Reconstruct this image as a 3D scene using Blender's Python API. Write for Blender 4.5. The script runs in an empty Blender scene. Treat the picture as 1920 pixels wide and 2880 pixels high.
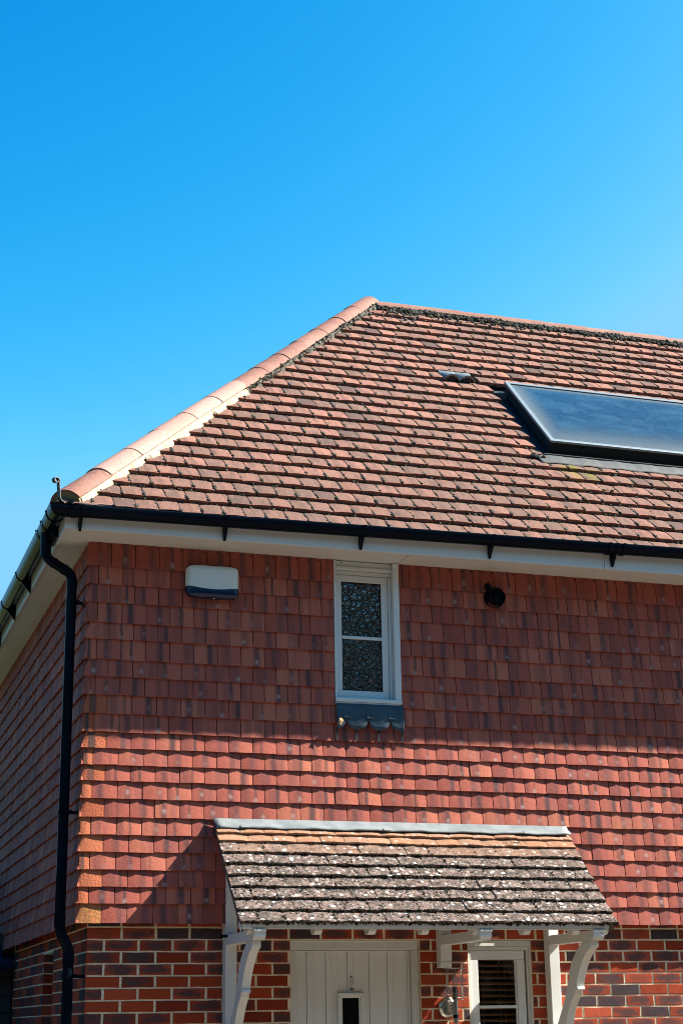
import bpy, math, random
from mathutils import Vector, Matrix
random.seed(11)
S = bpy.context.scene
C = S.collection
PI = math.pi
R = math.radians
rnd = random.random
def uni(a, b): return a + (b - a) * rnd()
V3 = Vector

# ------------------------------------------------------------------ mesh builder
class MB:
    def __init__(s): s.v = []; s.f = []; s.c = []; s.m = []; s.sm = []
    def add(s, vs, fs, rc=(0.5, 0.5), uv=None, mi=0, smooth=False):
        n = len(s.v); s.v.extend([tuple(p) for p in vs])
        for f in fs:
            s.f.append(tuple(n + i for i in f)); s.m.append(mi); s.sm.append(smooth)
            for i in f:
                a, b = uv[i] if uv else (0.5, 0.5)
                s.c.extend((rc[0], rc[1], a, b))
    def box(s, a, b, rc=(0.5, 0.5), mi=0):
        x0, y0, z0 = a; x1, y1, z1 = b
        vs = [(x, y, z) for z in (z0, z1) for y in (y0, y1) for x in (x0, x1)]
        s.add(vs, [(0, 2, 3, 1), (4, 5, 7, 6), (0, 1, 5, 4), (2, 6, 7, 3), (0, 4, 6, 2), (1, 3, 7, 5)], rc, mi=mi)
    def tube(s, pts, r, n=14, mi=0, caps=True, rc=(0.5, 0.5)):
        pts = [V3(p) for p in pts]; rings = []
        up = None
        for i, p in enumerate(pts):
            t = (pts[min(i + 1, len(pts) - 1)] - pts[max(i - 1, 0)]).normalized()
            if up is None:
                up = V3((0, 0, 1)) if abs(t.z) < .9 else V3((0, 1, 0))
            a = (up - t * up.dot(t)).normalized(); b = t.cross(a); up = a
            rr = r[i] if isinstance(r, (list, tuple)) else r
            rings.append([p + (a * math.cos(2 * PI * k / n) + b * math.sin(2 * PI * k / n)) * rr for k in range(n)])
        vs = [q for g in rings for q in g]; fs = []
        for i in range(len(pts) - 1):
            for k in range(n):
                k2 = (k + 1) % n
                fs.append((i * n + k, i * n + k2, (i + 1) * n + k2, (i + 1) * n + k))
        s.add(vs, fs, rc, mi=mi, smooth=True)
        if caps:
            s.add(rings[0], [tuple(range(n - 1, -1, -1))], rc, mi=mi); s.add(rings[-1], [tuple(range(n))], rc, mi=mi)
    def prism(s, poly, axis, a, b, rc=(0.5, 0.5), mi=0):
        """poly: list of 2-d points in the plane normal to axis; extruded from a to b"""
        def P(q, t):
            if axis == 'x': return (t, q[0], q[1])
            if axis == 'y': return (q[0], t, q[1])
            return (q[0], q[1], t)
        n = len(poly)
        vs = [P(q, a) for q in poly] + [P(q, b) for q in poly]
        fs = [(i, (i + 1) % n, n + (i + 1) % n, n + i) for i in range(n)] + [tuple(range(n - 1, -1, -1)), tuple(range(n, 2 * n))]
        s.add(vs, fs, rc, mi=mi)
    def lump(s, p, r, N=V3((0, 0, 1)), flat=.7, rc=(0.5, 0.5), mi=0):
        t = (1 + 5 ** .5) / 2
        base = [(-1, t, 0), (1, t, 0), (-1, -t, 0), (1, -t, 0), (0, -1, t), (0, 1, t), (0, -1, -t), (0, 1, -t), (t, 0, -1), (t, 0, 1), (-t, 0, -1), (-t, 0, 1)]
        F = [(0, 11, 5), (0, 5, 1), (0, 1, 7), (0, 7, 10), (0, 10, 11), (1, 5, 9), (5, 11, 4), (11, 10, 2), (10, 7, 6), (7, 1, 8), (3, 9, 4), (3, 4, 2), (3, 2, 6), (3, 6, 8), (3, 8, 9), (4, 9, 5), (2, 4, 11), (6, 2, 10), (8, 6, 7), (9, 8, 1)]
        rot = Matrix.Rotation(rnd() * 6.3, 3, V3((rnd(), rnd(), rnd() + .1)).normalized())
        vs = []
        for b in base:
            q = rot @ V3(b) * (r / 1.9) * uni(.75, 1.25)
            q -= N * (q.dot(N) * (1 - flat))
            vs.append(V3(p) + q)
        s.add(vs, F, rc, mi=mi)
    def build(s, name, mats, parent=None, bevel=0, seg=2, solid=None):
        me = bpy.data.meshes.new(name)
        me.from_pydata(s.v, [], s.f)
        at = me.attributes.new('tc', 'FLOAT_COLOR', 'CORNER')
        at.data.foreach_set('color', s.c)
        if not isinstance(mats, (list, tuple)): mats = [mats]
        for m in mats: me.materials.append(m)
        me.polygons.foreach_set('material_index', s.m)
        me.polygons.foreach_set('use_smooth', s.sm)
        me.update()
        o = bpy.data.objects.new(name, me); C.objects.link(o)
        if parent is not None: attach(o, parent)
        if bevel:
            bm = o.modifiers.new('bevel', 'BEVEL'); bm.width = bevel; bm.segments = seg; bm.limit_method = 'ANGLE'; bm.angle_limit = R(40)
        return o

def wmat(o):
    M = Matrix.Translation(o.location)
    return M if o.parent is None else wmat(o.parent) @ o.matrix_parent_inverse @ M
def attach(o, parent):
    o.parent = parent
    o.matrix_parent_inverse = wmat(parent).inverted()
def thing(name, label, cat, loc, group=None):
    o = bpy.data.objects.new(name, None); C.objects.link(o); o.location = loc
    o.empty_display_size = .2
    o['label'] = label; o['category'] = cat
    if group: o['group'] = group
    return o

# ------------------------------------------------------------------ materials
class NT:
    def __init__(s, name):
        s.mat = bpy.data.materials.new(name); s.mat.use_nodes = True
        s.t = s.mat.node_tree; s.bsdf = s.t.nodes['Principled BSDF']; s.out = s.t.nodes['Material Output']
        s._tc = None
    def n(s, typ, **kw):
        x = s.t.nodes.new(typ)
        for k, v in kw.items(): setattr(x, k, v)
        return x
    def l(s, a, b): s.t.links.new(a, b)
    def val(s, inp, v):
        if isinstance(v, (int, float)): inp.default_value = v
        elif isinstance(v, (tuple, list)): inp.default_value = (*v, 1) if len(v) == 3 and inp.type == 'RGBA' else v
        else: s.l(v, inp)
    def math(s, op, a, b=0.0, c=0.0, clamp=False):
        x = s.n('ShaderNodeMath', operation=op, use_clamp=clamp)
        s.val(x.inputs[0], a); s.val(x.inputs[1], b)
        if op in ('MULTIPLY_ADD', 'SMOOTH_MIN', 'COMPARE'): s.val(x.inputs[2], c)
        return x.outputs[0]
    def step(s, v, a, b, lo=0.0, hi=1.0):
        x = s.n('ShaderNodeMapRange', interpolation_type='SMOOTHSTEP')
        s.val(x.inputs[0], v); s.val(x.inputs[1], a); s.val(x.inputs[2], b); s.val(x.inputs[3], lo); s.val(x.inputs[4], hi)
        return x.outputs[0]
    def mix(s, f, a, b, mode='MIX'):
        x = s.n('ShaderNodeMix', data_type='RGBA', blend_type=mode)
        s.val(x.inputs[0], f); s.val(x.inputs[6], a); s.val(x.inputs[7], b)
        return x.outputs[2]
    def pos(s):
        if not s._tc: s._tc = s.n('ShaderNodeTexCoord').outputs['Object']
        return s._tc
    def noise(s, scale, det=3, rough=.6, vec=None, dist=0, sc=None):
        x = s.n('ShaderNodeTexNoise'); x.inputs['Scale'].default_value = scale
        x.inputs['Detail'].default_value = det; x.inputs['Roughness'].default_value = rough; x.inputs['Distortion'].default_value = dist
        v = vec or s.pos()
        if sc:
            m = s.n('ShaderNodeMapping'); m.inputs['Scale'].default_value = sc; s.l(v, m.inputs[0]); v = m.outputs[0]
        s.l(v, x.inputs['Vector']); return x.outputs['Fac']
    def voro(s, scale, feature='F1', rand=1.0, sc=None, out='Distance'):
        x = s.n('ShaderNodeTexVoronoi', feature=feature); x.inputs['Scale'].default_value = scale
        x.inputs['Randomness'].default_value = rand
        v = s.pos()
        if sc:
            m = s.n('ShaderNodeMapping'); m.inputs['Scale'].default_value = sc; s.l(v, m.inputs[0]); v = m.outputs[0]
        s.l(v, x.inputs['Vector']); return x.outputs[out]
    def tc(s):
        a = s.n('ShaderNodeAttribute', attribute_name='tc')
        x = s.n('ShaderNodeSeparateColor'); s.l(a.outputs['Color'], x.inputs[0])
        return x.outputs[0], x.outputs[1], x.outputs[2], a.outputs['Alpha']
    def xyz(s):
        x = s.n('ShaderNodeSeparateXYZ'); s.l(s.pos(), x.inputs[0]); return x.outputs
    def fin(s, col, rough=.8, bump=None, bd=.002, metal=0, spec=None):
        s.val(s.bsdf.inputs['Base Color'], col); s.val(s.bsdf.inputs['Roughness'], rough); s.val(s.bsdf.inputs['Metallic'], metal)
        if spec is not None: s.bsdf.inputs['Specular IOR Level'].default_value = spec
        if bump is not None:
            b = s.n('ShaderNodeBump'); b.inputs['Distance'].default_value = bd; b.inputs['Strength'].default_value = 1
            s.l(bump, b.inputs['Height']); s.l(b.outputs[0], s.bsdf.inputs['Normal'])
        return s.mat

def flat(name, col, rough=.5, metal=0, nz=0.0, nscale=30, spec=None, dirt=None, dirtscale=6):
    t = NT(name); c = col; bmp = None
    if dirt:
        c = t.mix(t.step(t.noise(dirtscale, 5, .7), .5, .75), col, dirt)
    if nz:
        bmp = t.noise(nscale, 4)
    return t.fin(c, rough, bmp, nz, metal, spec)

def m_walltile():
    t = NT('clay_wall_tile'); r1, r2, u, v = t.tc()
    base = t.mix(t.step(r1, 0, .45), (.28, .064, .046), (.38, .100, .070))
    base = t.mix(t.step(r1, .5, 1), base, (.48, .152, .092))
    base = t.mix(t.step(t.noise(3, 4), .35, .7, 0, .5), base, (.35, .095, .074))
    # pigment stripes down the tile
    ctr = t.math('ADD', .5, t.math('MULTIPLY', t.math('SUBTRACT', r2, .5), .42))
    wob = t.math('MULTIPLY', t.math('SUBTRACT', t.noise(22, 2), .5), .10)
    d = t.math('ABSOLUTE', t.math('SUBTRACT', t.math('ADD', u, wob), ctr))
    r3 = t.math('FRACT', t.math('MULTIPLY', r1, 17.3))
    wid = t.math('MULTIPLY_ADD', r3, .16, .09)
    st = t.step(d, wid, t.math('MULTIPLY', wid, .12))
    stn = t.math('MULTIPLY', st, t.math('MULTIPLY_ADD', t.math('FRACT', t.math('MULTIPLY', r2, 9.7)), 0.8, .22), clamp=True)
    w2 = t.step(t.math('ABSOLUTE', t.math('SUBTRACT', t.math('ADD', u, wob), t.math('ADD', ctr, t.math('SUBTRACT', r3, .5)))), .26, .08)
    base = t.mix(t.math('MULTIPLY', w2, .6), base, (.17, .058, .056))
    col = t.mix(stn, base, (.050, .034, .042))
    fine = t.noise(60, 3, .7, sc=(1, 1, .12))
    col = t.mix(t.step(fine, .52, .75, 0, .38), col, (.11, .035, .036))
    # pale bloom on the streak
    du = t.math('MULTIPLY', t.math('SUBTRACT', u, ctr), 5.5)
    dv = t.math('MULTIPLY', t.math('SUBTRACT', v, t.math('MULTIPLY_ADD', r3, .3, .1)), 3.6)
    rr = t.math('SQRT', t.math('ADD', t.math('MULTIPLY', du, du), t.math('MULTIPLY', dv, dv)))
    rr = t.math('ADD', rr, t.math('MULTIPLY', t.math('SUBTRACT', t.noise(120, 3, .7), .5), 1.6))
    bl = t.math('MULTIPLY', t.step(rr, .75, .1), t.step(t.math('FRACT', t.math('MULTIPLY', r1, 5.1)), .35, 1.1))
    col = t.mix(t.math('MULTIPLY', bl, .65), col, (.42, .34, .33))
    gr = t.noise(420, 2, .7)
    col = t.mix(t.step(gr, .35, .65, .0, .22), col, (.46, .17, .12))
    bmp = t.math('ADD', t.math('MULTIPLY', gr, .5), t.noise(60, 3))
    return t.fin(col, .75, bmp, .0022, spec=.12)

def m_cornertile():
    t = NT('sandy_corner_tile'); r1, r2, u, v = t.tc()
    col = t.mix(r1, (.36, .092, .045), (.46, .145, .070))
    st = t.math('MULTIPLY', t.step(t.math('ABSOLUTE', t.math('SUBTRACT', u, .42)), .2, .1), r2)
    col = t.mix(st, col, (.07, .05, .045))
    n2 = t.noise(70, 4, .7)
    col = t.mix(t.step(n2, .5, .8, 0, .6), col, (.32, .09, .05))
    z = t.xyz()[2]
    col = t.mix(t.math('MULTIPLY', t.step(z, 2.41, 2.38), t.step(n2, .4, .6)), col, (.34, .17, .05))
    return t.fin(col, .9, n2, .006, spec=.2)

def m_rooftile():
    t = NT('weathered_concrete_roof_tile'); r1, r2, u, v = t.tc()
    X = t.xyz()
    base = t.mix(t.step(r1, .1, .9), (.35, .158, .115), (.19, .112, .086))
    base = t.mix(t.step(r1, .88, .95, 0, .8), base, (.062, .046, .046))
    base = t.mix(t.step(r1, .06, .02), base, (.27, .115, .08))
    # algae film washes down the slope: browner low on the roof
    low = t.step(X[2], 7.3, 5.2)
    zn = t.math('MULTIPLY', low, t.step(t.noise(1.1, 5, .65), .22, .58))
    base = t.mix(t.math('MULTIPLY', zn, .58), base, (.135, .082, .064))
    # vertical streak stains
    s1 = t.noise(16, 4, .7, sc=(1, .2, .2))
    base = t.mix(t.step(s1, .42, .66, 0, .75), base, (.088, .058, .050))
    s2 = t.noise(24, 3, .7, sc=(1, .3, .3))
    base = t.mix(t.step(s2, .58, .75, 0, .55), base, (.32, .175, .135))
    edge = t.step(v, .16, .0)
    s3 = t.noise(75, 5, .75)
    base = t.mix(t.step(s3, .46, .62, 0, .5), base, (.085, .056, .046))
    base = t.mix(t.step(s3, .44, .30, 0, .45), base, (.33, .19, .15))
    base = t.mix(t.math('MULTIPLY', edge, .5), base, (.22, .088, .06))
    # lichens
    sp = t.math('MULTIPLY', t.step(t.voro(16), .11, .06), t.step(t.noise(5, 2), .5, .62))
    base = t.mix(t.math('MULTIPLY', sp, .8), base, (.42, .40, .36))
    og = t.math('MULTIPLY', t.step(t.voro(7.3), .16, .09), t.step(t.noise(2.3, 2), .58, .66))
    base = t.mix(t.math('MULTIPLY', og, t.step(t.noise(90, 3), .4, .6)), base, (.38, .16, .015))
    dk = t.step(t.voro(29), .10, .07)
    base = t.mix(t.math('MULTIPLY', dk, t.step(t.noise(3, 2), .5, .6)), base, (.028, .024, .02))
    # green run-off below the collector corner
    gx = t.math('ABSOLUTE', t.math('SUBTRACT', X[0], 4.02)); gz = t.math('ABSOLUTE', t.math('SUBTRACT', X[2], 5.86))
    gm = t.math('MULTIPLY', t.step(gx, .20, .04), t.step(gz, .20, .04))
    base = t.mix(t.math('MULTIPLY', gm, t.step(t.noise(11, 4, .7), .42, .62)), base, (.15, .145, .02))
    gr = t.noise(260, 3, .7)
    base = t.mix(t.step(gr, .5, .8, 0, .5), base, (.08, .045, .036))
    return t.fin(base, .92, gr, .0025, spec=.15)

def m_canopytile():
    t = NT('lichen_covered_canopy_tile'); r1, r2, u, v = t.tc()   # r2 = how grown over the course is
    base = t.mix(r1, (.30, .15, .082), (.31, .18, .115))
    n1 = t.noise(16, 5, .75)
    pink = t.mix(t.step(n1, .35, .65), (.13, .098, .085), (.21, .145, .122))
    base = t.mix(t.math('MULTIPLY', r2, 1.15, clamp=True), base, pink)
    n2 = t.noise(21, 5, .8)
    base = t.mix(t.math('MULTIPLY', t.step(n2, .46, .55), t.math('MULTIPLY', r2, .95)), base, (.065, .055, .048))
    wn = t.noise(48, 3, .75); w2 = t.noise(9, 3, .6)
    wh = t.math('MULTIPLY', t.step(t.voro(19), .31, .22), t.step(w2, .40, .60))
    base = t.mix(t.math('MULTIPLY', wh, t.math('MULTIPLY_ADD', r2, .5, .35)), base, (.62, .60, .57))
    base = t.mix(t.math('MULTIPLY', t.step(wn, .58, .66), t.math('MULTIPLY_ADD', r2, .6, .15)), base, (.50, .47, .44))
    hole = t.math('MULTIPLY', t.step(t.voro(40), .36, .26), t.step(t.noise(13, 3), .42, .55))
    hm = t.math('MULTIPLY', hole, r2)
    base = t.mix(hm, base, (.012, .010, .009))
    bmp = t.math('SUBTRACT', t.math('ADD', n2, wn), hm)
    return t.fin(base, .95, bmp, .008, spec=.1)

def m_moss(name='roof_moss', a=(.034, .032, .026), b=(.125, .118, .100), g=(.055, .05, .015)):
    t = NT(name); r1, r2, u, v = t.tc()
    c = t.mix(r1, a, b); c = t.mix(t.step(r2, .85, 1), c, g)
    n = t.noise(150, 3, .7)
    c = t.mix(t.step(n, .5, .8, 0, .5), c, (.10, .095, .085))
    return t.fin(c, 1, n, .004, spec=.05)

def m_hip(name, a, b, spots, amount):
    t = NT(name); r1, r2, u, v = t.tc()
    c = t.mix(r1, a, b)
    n = t.noise(45, 5, .8)
    c = t.mix(t.step(n, .48, .62, 0, amount), c, spots)
    c = t.mix(t.step(t.noise(4, 3), .4, .7, 0, .35), c, (.32, .18, .135))
    d = t.step(t.voro(11), .05, .035)
    c = t.mix(t.math('MULTIPLY', d, .7), c, (.05, .035, .03))
    return t.fin(c, .75, n, .002, spec=.3)

def m_brick():
    t = NT('multi_red_stock_brick'); r1, r2, u, v = t.tc()
    c = t.mix(t.step(r1, 0, .5), (.18, .022, .008), (.33, .048, .014))
    c = t.mix(t.step(r1, .6, 1), c, (.40, .070, .032))
    n = t.noise(15, 5, .75)
    # blue-grey reduced core of some bricks
    du = t.math('MULTIPLY', t.math('SUBTRACT', u, .5), 1.75); dv = t.math('MULTIPLY', t.math('SUBTRACT', v, .5), 1.6)
    rr = t.math('SQRT', t.math('ADD', t.math('MULTIPLY', du, du), t.math('MULTIPLY', dv, dv)))
    rr = t.math('ADD', rr, t.math('MULTIPLY', t.math('SUBTRACT', n, .5), 2.3))
    core = t.math('MULTIPLY', t.step(rr, 1.10, .35), t.step(r2, .28, .52))
    c = t.mix(t.math('MULTIPLY', core, .88), c, (.055, .040, .042))
    c = t.mix(t.math('MULTIPLY', t.step(r2, .84, .88), .85), c, (.040, .034, .040))
    c = t.mix(t.step(n, .52, .78, 0, .55), c, (.15, .040, .028))
    g = t.noise(210, 3, .75)
    c = t.mix(t.step(g, .62, .8, 0, .4), c, (.30, .16, .10))
    bl = t.math('MULTIPLY', t.step(t.noise(13, 4, .7), .66, .76), .5)
    c = t.mix(bl, c, (.26, .22, .20))
    return t.fin(c, .9, t.math('ADD', n, t.math('MULTIPLY', g, .6)), .004, spec=.2)

def m_mortar(name, a, b, sc=60):
    t = NT(name); n = t.noise(sc, 4, .75)
    return t.fin(t.mix(t.step(n, .35, .7), a, b), .95, n, .004, spec=.1)

def m_white(name='white_paint', col=(.62, .63, .60), dirt=(.38, .36, .30), amt=.35, rough=.45):
    t = NT(name)
    n = t.noise(5, 6, .75, sc=(1, 1, .35)); m = t.noise(90, 3, .7)
    c = t.mix(t.math('MULTIPLY', t.step(n, .5, .78), amt), col, dirt)
    c = t.mix(t.step(m, .68, .8, 0, amt * .8), c, dirt)
    return t.fin(c, rough, m, .0006, spec=.4)

def m_lead(name, a, b, rough=.45):
    t = NT(name); n = t.noise(7, 5, .7); m = t.noise(60, 3)
    c = t.mix(t.step(n, .35, .65), a, b); c = t.mix(t.step(m, .62, .75, 0, .3), c, (.24, .27, .28))
    return t.fin(c, t.math('MULTIPLY_ADD', n, .3, rough + .05), t.math('ADD', n, t.math('MULTIPLY', m, .1)), .004, metal=.15)

def m_black():
    t = NT('black_pvc'); n = t.noise(4, 4, .6, sc=(.3, 1, 1)); m = t.noise(70, 4, .7)
    t.bsdf.inputs['IOR'].default_value = 1.28
    c = t.mix(t.step(n, .45, .75, 0, .5), (.003, .006, .012), (.006, .011, .020))
    c = t.mix(t.step(m, .70, .8, 0, .15), c, (.10, .11, .11))
    return t.fin(c, t.math('MULTIPLY_ADD', n, .12, .08), None, 0, spec=.12)

def m_obscured():
    t = NT('pebbled_obscured_glass')
    wob = t.n('ShaderNodeTexNoise'); wob.inputs['Scale'].default_value = 9
    t.l(t.pos(), wob.inputs['Vector'])
    add = t.n('ShaderNodeVectorMath', operation='MULTIPLY_ADD')
    t.l(wob.outputs['Color'], add.inputs[0]); add.inputs[1].default_value = (.06, .06, .06); t.l(t.pos(), add.inputs[2])
    vo = t.n('ShaderNodeTexVoronoi', feature='DISTANCE_TO_EDGE'); vo.inputs['Scale'].default_value = 25
    t.l(add.outputs[0], vo.inputs['Vector'])
    h = t.math('ADD', t.step(vo.outputs['Distance'], .0, .14), t.math('MULTIPLY', t.noise(30, 1), .35))
    t.bsdf.inputs['IOR'].default_value = 2.2
    return t.fin((.004, .005, .005), .04, h, .010)

def m_clearglass(name='clear_glass', tint=(1, 1, 1), ior=1.5):
    t = NT(name)
    tr = t.n('ShaderNodeBsdfTransparent'); tr.inputs[0].default_value = (*tint, 1)
    gl = t.n('ShaderNodeBsdfGlossy'); gl.inputs['Roughness'].default_value = .02
    fr = t.n('ShaderNodeFresnel'); fr.inputs[0].default_value = ior
    mx = t.n('ShaderNodeMixShader'); gm_ = t.n('ShaderNodeNewGeometry'); t.l(t.math('MULTIPLY', fr.outputs[0], t.math('SUBTRACT', 1.0, gm_.outputs['Backfacing'])), mx.inputs[0]); t.l(tr.outputs[0], mx.inputs[1]); t.l(gl.outputs[0], mx.inputs[2])
    t.l(mx.outputs[0], t.out.inputs[0]); return t.mat

def m_solar():
    t = NT('solar_collector_glass'); r1, r2, u, v = t.tc()
    n = t.noise(2.2, 6, .7, sc=(1, 2.2, 2.2), dist=1.2); g = t.noise(60, 4, .8)
    c = t.mix(t.step(n, .40, .72), (.014, .065, .15), (.05, .14, .23))
    # dusty film gathered round the edges of the glass
    e = t.math('MINIMUM', t.math('MULTIPLY', u, 2.0), t.math('MINIMUM', t.math('MULTIPLY', v, .5), t.math('MULTIPLY', t.math('SUBTRACT', 1, v), 2.2)))
    film = t.step(t.math('ADD', e, t.math('MULTIPLY', t.math('SUBTRACT', t.math('ADD', n, t.math('MULTIPLY', g, .5)), .75), .16)), .20, .0)
    c = t.mix(t.math('MULTIPLY', film, .75), c, (.12, .17, .20))
    c = t.mix(t.step(g, .64, .78, 0, .3), c, (.14, .20, .24))
    return t.fin(c, t.math('MULTIPLY_ADD', film, .35, .16), None, spec=.8)

MT = dict(
    wt=m_walltile(), ct=m_cornertile(), rt=m_rooftile(), cn=m_canopytile(), moss=m_moss(),
    cmoss=m_moss('canopy_moss', (.010, .009, .006), (.045, .040, .030), (.07, .035, .008)),
    hipold=m_hip('old_hip_tile', (.22, .095, .068), (.26, .125, .09), (.12, .05, .036), .8),
    hipnew=m_hip('pale_hip_tile', (.44, .27, .22), (.38, .225, .18), (.26, .12, .09), .5),
    brick=m_brick(), mortar=m_mortar('buff_mortar', (.62, .53, .36), (.80, .72, .52)),
    cream=m_mortar('cream_bedding_mortar', (.36, .30, .19), (.58, .53, .40), 22),
    grey=m_mortar('dirty_bedding_mortar', (.07, .066, .056), (.15, .14, .12), 35),
    white=m_white(), upvc=m_white('white_upvc', (.62, .65, .65), (.42, .42, .38), .15, .3),
    cream_paint=m_white('cream_paint', (.56, .56, .52), (.28, .28, .24), .5, .6),
    lead=m_lead('bright_lead', (.12, .145, .155), (.18, .205, .215)), dlead=m_lead('dark_lead', (.018, .050, .075), (.032, .075, .105), .5),
    black=m_black(), oglass=m_obscured(), glass=m_clearglass(), solar=m_solar(),
    alu=flat('brushed_aluminium', (.20, .245, .27), .45, .4, .0006, 60), steel=flat('stainless_steel', (.62, .61, .58), .22, 1.0),
    iron=flat('galvanised_iron', (.07, .072, .075), .5, .4, .001, 80, dirt=(.14, .13, .12), dirtscale=30),
    dark=flat('dark_void', (.008, .008, .009), .9), tray=flat('dark_flashing', (.022, .028, .038), .5),
    wood=flat('weathered_wood', (.07, .06, .052), .85, 0, .003, 40, dirt=(.035, .03, .026), dirtscale=14),
    blue=flat('blue_plastic', (.002, .015, .055), .25, 0), cream_pl=flat('alarm_cover', (.62, .66, .64), .28, 0, dirt=(.60, .62, .56), dirtscale=3),
    blind=flat('wooden_blind', (.20, .09, .035), .5), ventgrey=flat('grey_vent_plastic', (.15, .18, .19), .5, 0, dirt=(.12, .14, .14), dirtscale=15),
    membrane=flat('ribbed_grey_flashing', (.040, .048, .052), .7, 0, .001, 90, dirt=(.065, .065, .055), dirtscale=9),
    render=flat('inner_block', (.25, .2, .16), .9), blackboard=flat('black_weatherboard', (.010, .012, .016), .6),
    slate=flat('blue_slate', (.010, .022, .045), .9, 0, .002, 20, spec=.03), concrete=flat('pale_concrete', (.55, .52, .46), .9, 0, .003, 40, dirt=(.36, .33, .28), dirtscale=9))

# ------------------------------------------------------------------ tiles
def tile(mb, O, U, V, N, w, L, th, bow, nb, nt, rc, nu=6, nv=2, mi=0, gap=.0015, mitre=0.0, lclip=None, rclip=None, roll=0.0, skew=0.0, vshow=None, wob=.0007, lb=0.0):
    """one tile: O bottom-left corner, U across, V up the slope, N outward; nb / nt = height of the top face at bottom / top"""
    vs = []; uv = []
    vshow = vshow or L
    for j in range(nv + 1):
        b = j / nv; v = L * b
        for i in range(nu + 1):
            a = i / nu; u = gap + (w - 2 * gap) * a
            h = nb + (nt - nb) * b + bow * (1 - (2 * a - 1) ** 2) + lb * (4 * b * (1 - b)) + roll * (a - .5)
            vv = v + (skew * (a - .5) + uni(-wob, wob) if j == 0 else 0)
            if mitre and i == 0: u = mitre * (nb - h)
            if lclip is not None: u = max(u, lclip(v))
            if rclip is not None: u = min(u, rclip(v))
            vs.append(O + U * u + V * vv + N * h); uv.append((a, min(1, v / vshow)))
    fs = []
    for j in range(nv):
        for i in range(nu):
            k = j * (nu + 1) + i; fs.append((k, k + 1, k + nu + 2, k + nu + 1))
    mb.add(vs, fs, rc, uv, mi, smooth=True)
    # bottom edge and sides
    bt = [vs[i] for i in range(nu + 1)]; bb = [p - N * th + V * .001 for p in bt]
    mb.add(bt + bb, [(i, nu + 1 + i, nu + 2 + i, i + 1) for i in range(nu)], rc, uv[:nu + 1] * 2, mi)
    for i in (0, nu):
        col = [vs[j * (nu + 1) + i] for j in range(nv + 1)]; cl = [p - N * th for p in col]
        m = nv + 1
        q = [(j, j + 1, m + j + 1, m + j) if i == 0 else (j + 1, j, m + j, m + j + 1) for j in range(nv)]
        mb.add(col + cl, q, rc, [(i / nu, .5)] * (2 * m), mi)

W = .1665
ZK = [2.277, 2.399, 2.505, 2.613, 2.725, 2.835, 2.950, 3.069, 3.185, 3.289, 3.398, 3.506, 3.628, 3.753, 3.878, 3.994, 4.133, 4.248, 4.386, 4.513, 4.639, 4.812]
X1 = 7.6       # right end of the front
Y1 = 6.1       # back of the house
SIDE_Y = 6.0

def joints(a, b, odd):
    """cut interval [a,b] at bond joints; slivers merge into the neighbour"""
    js = [a]; n = math.ceil((a - (W / 2 if odd else 0)) / W - 1e-6)
    x = n * W + (W / 2 if odd else 0)
    while x < b - 1e-6:
        if x > a + 1e-6: js.append(x)
        x += W
    js.append(b)
    if len(js) > 2 and js[1] - js[0] < .48 * W: js.pop(1)
    if len(js) > 2 and js[-1] - js[-2] < .55 * W: js.pop(-2)
    return js

house = thing('tile_hung_house', 'red brick house hung with clay tiles upstairs under a hipped tiled roof', 'house', (0, 0, 0))

def clad_front():
    mb = MB(); UX, VZ, NY = V3((1, 0, 0)), V3((0, 0, 1)), V3((0, -1, 0))
    for k in range(21):
        odd = k % 2; z0, z1 = ZK[k], ZK[k + 1]
        ivs = [(0, 1.06), (3.28, X1)] if k < 2 else [(0, X1)] if k < 12 else [(0, 1.757), (2.248, X1)]
        for a, b in ivs:
            js = joints(a, b, odd)
            for q in range(len(js) - 1):
                w = js[q + 1] - js[q]; corner = (js[q] == 0)
                L = (z1 - z0) + (.045 if k < 20 else -.002)
                if k == 12 - 1 and 1.70 < js[q] < 2.2: pass
                ro = uni(-.003, .003)
                nb = .0 + uni(-.0016, .0016)
                vis = z1 - z0
                nt = nb - .0165 * (L / vis) if k < 20 else -.012
                if w > 1.2 * W:   # a tile and a half
                    pass
                r1, r2 = rnd(), rnd()
                if k == 20: r1 *= .4
                tile(mb, V3((js[q], 0, z0 + uni(-.002, .002))), UX, VZ, NY, w, L, .0125, .0045, nb - .0045, nt - .0045, (r1, r2),
                     mi=1 if (corner and k < 13) else 0, gap=.0026, mitre=2.2 if corner else 0, roll=ro, skew=uni(-.004, .004), vshow=vis, lb=.002)
    for k in (20,):   # nail holes in the top course
        x = .03
        while x < X1:
            if not 1.7 < x < 2.25:
                for dx in (.045, .12):
                    mb.tube([(x + dx, -.001, 4.787), (x + dx, .012, 4.787)], .004, 6, mi=2)
            x += W
    return mb.build('front_tile_cladding', [MT['wt'], MT['ct'], MT['dark']], house)
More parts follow.
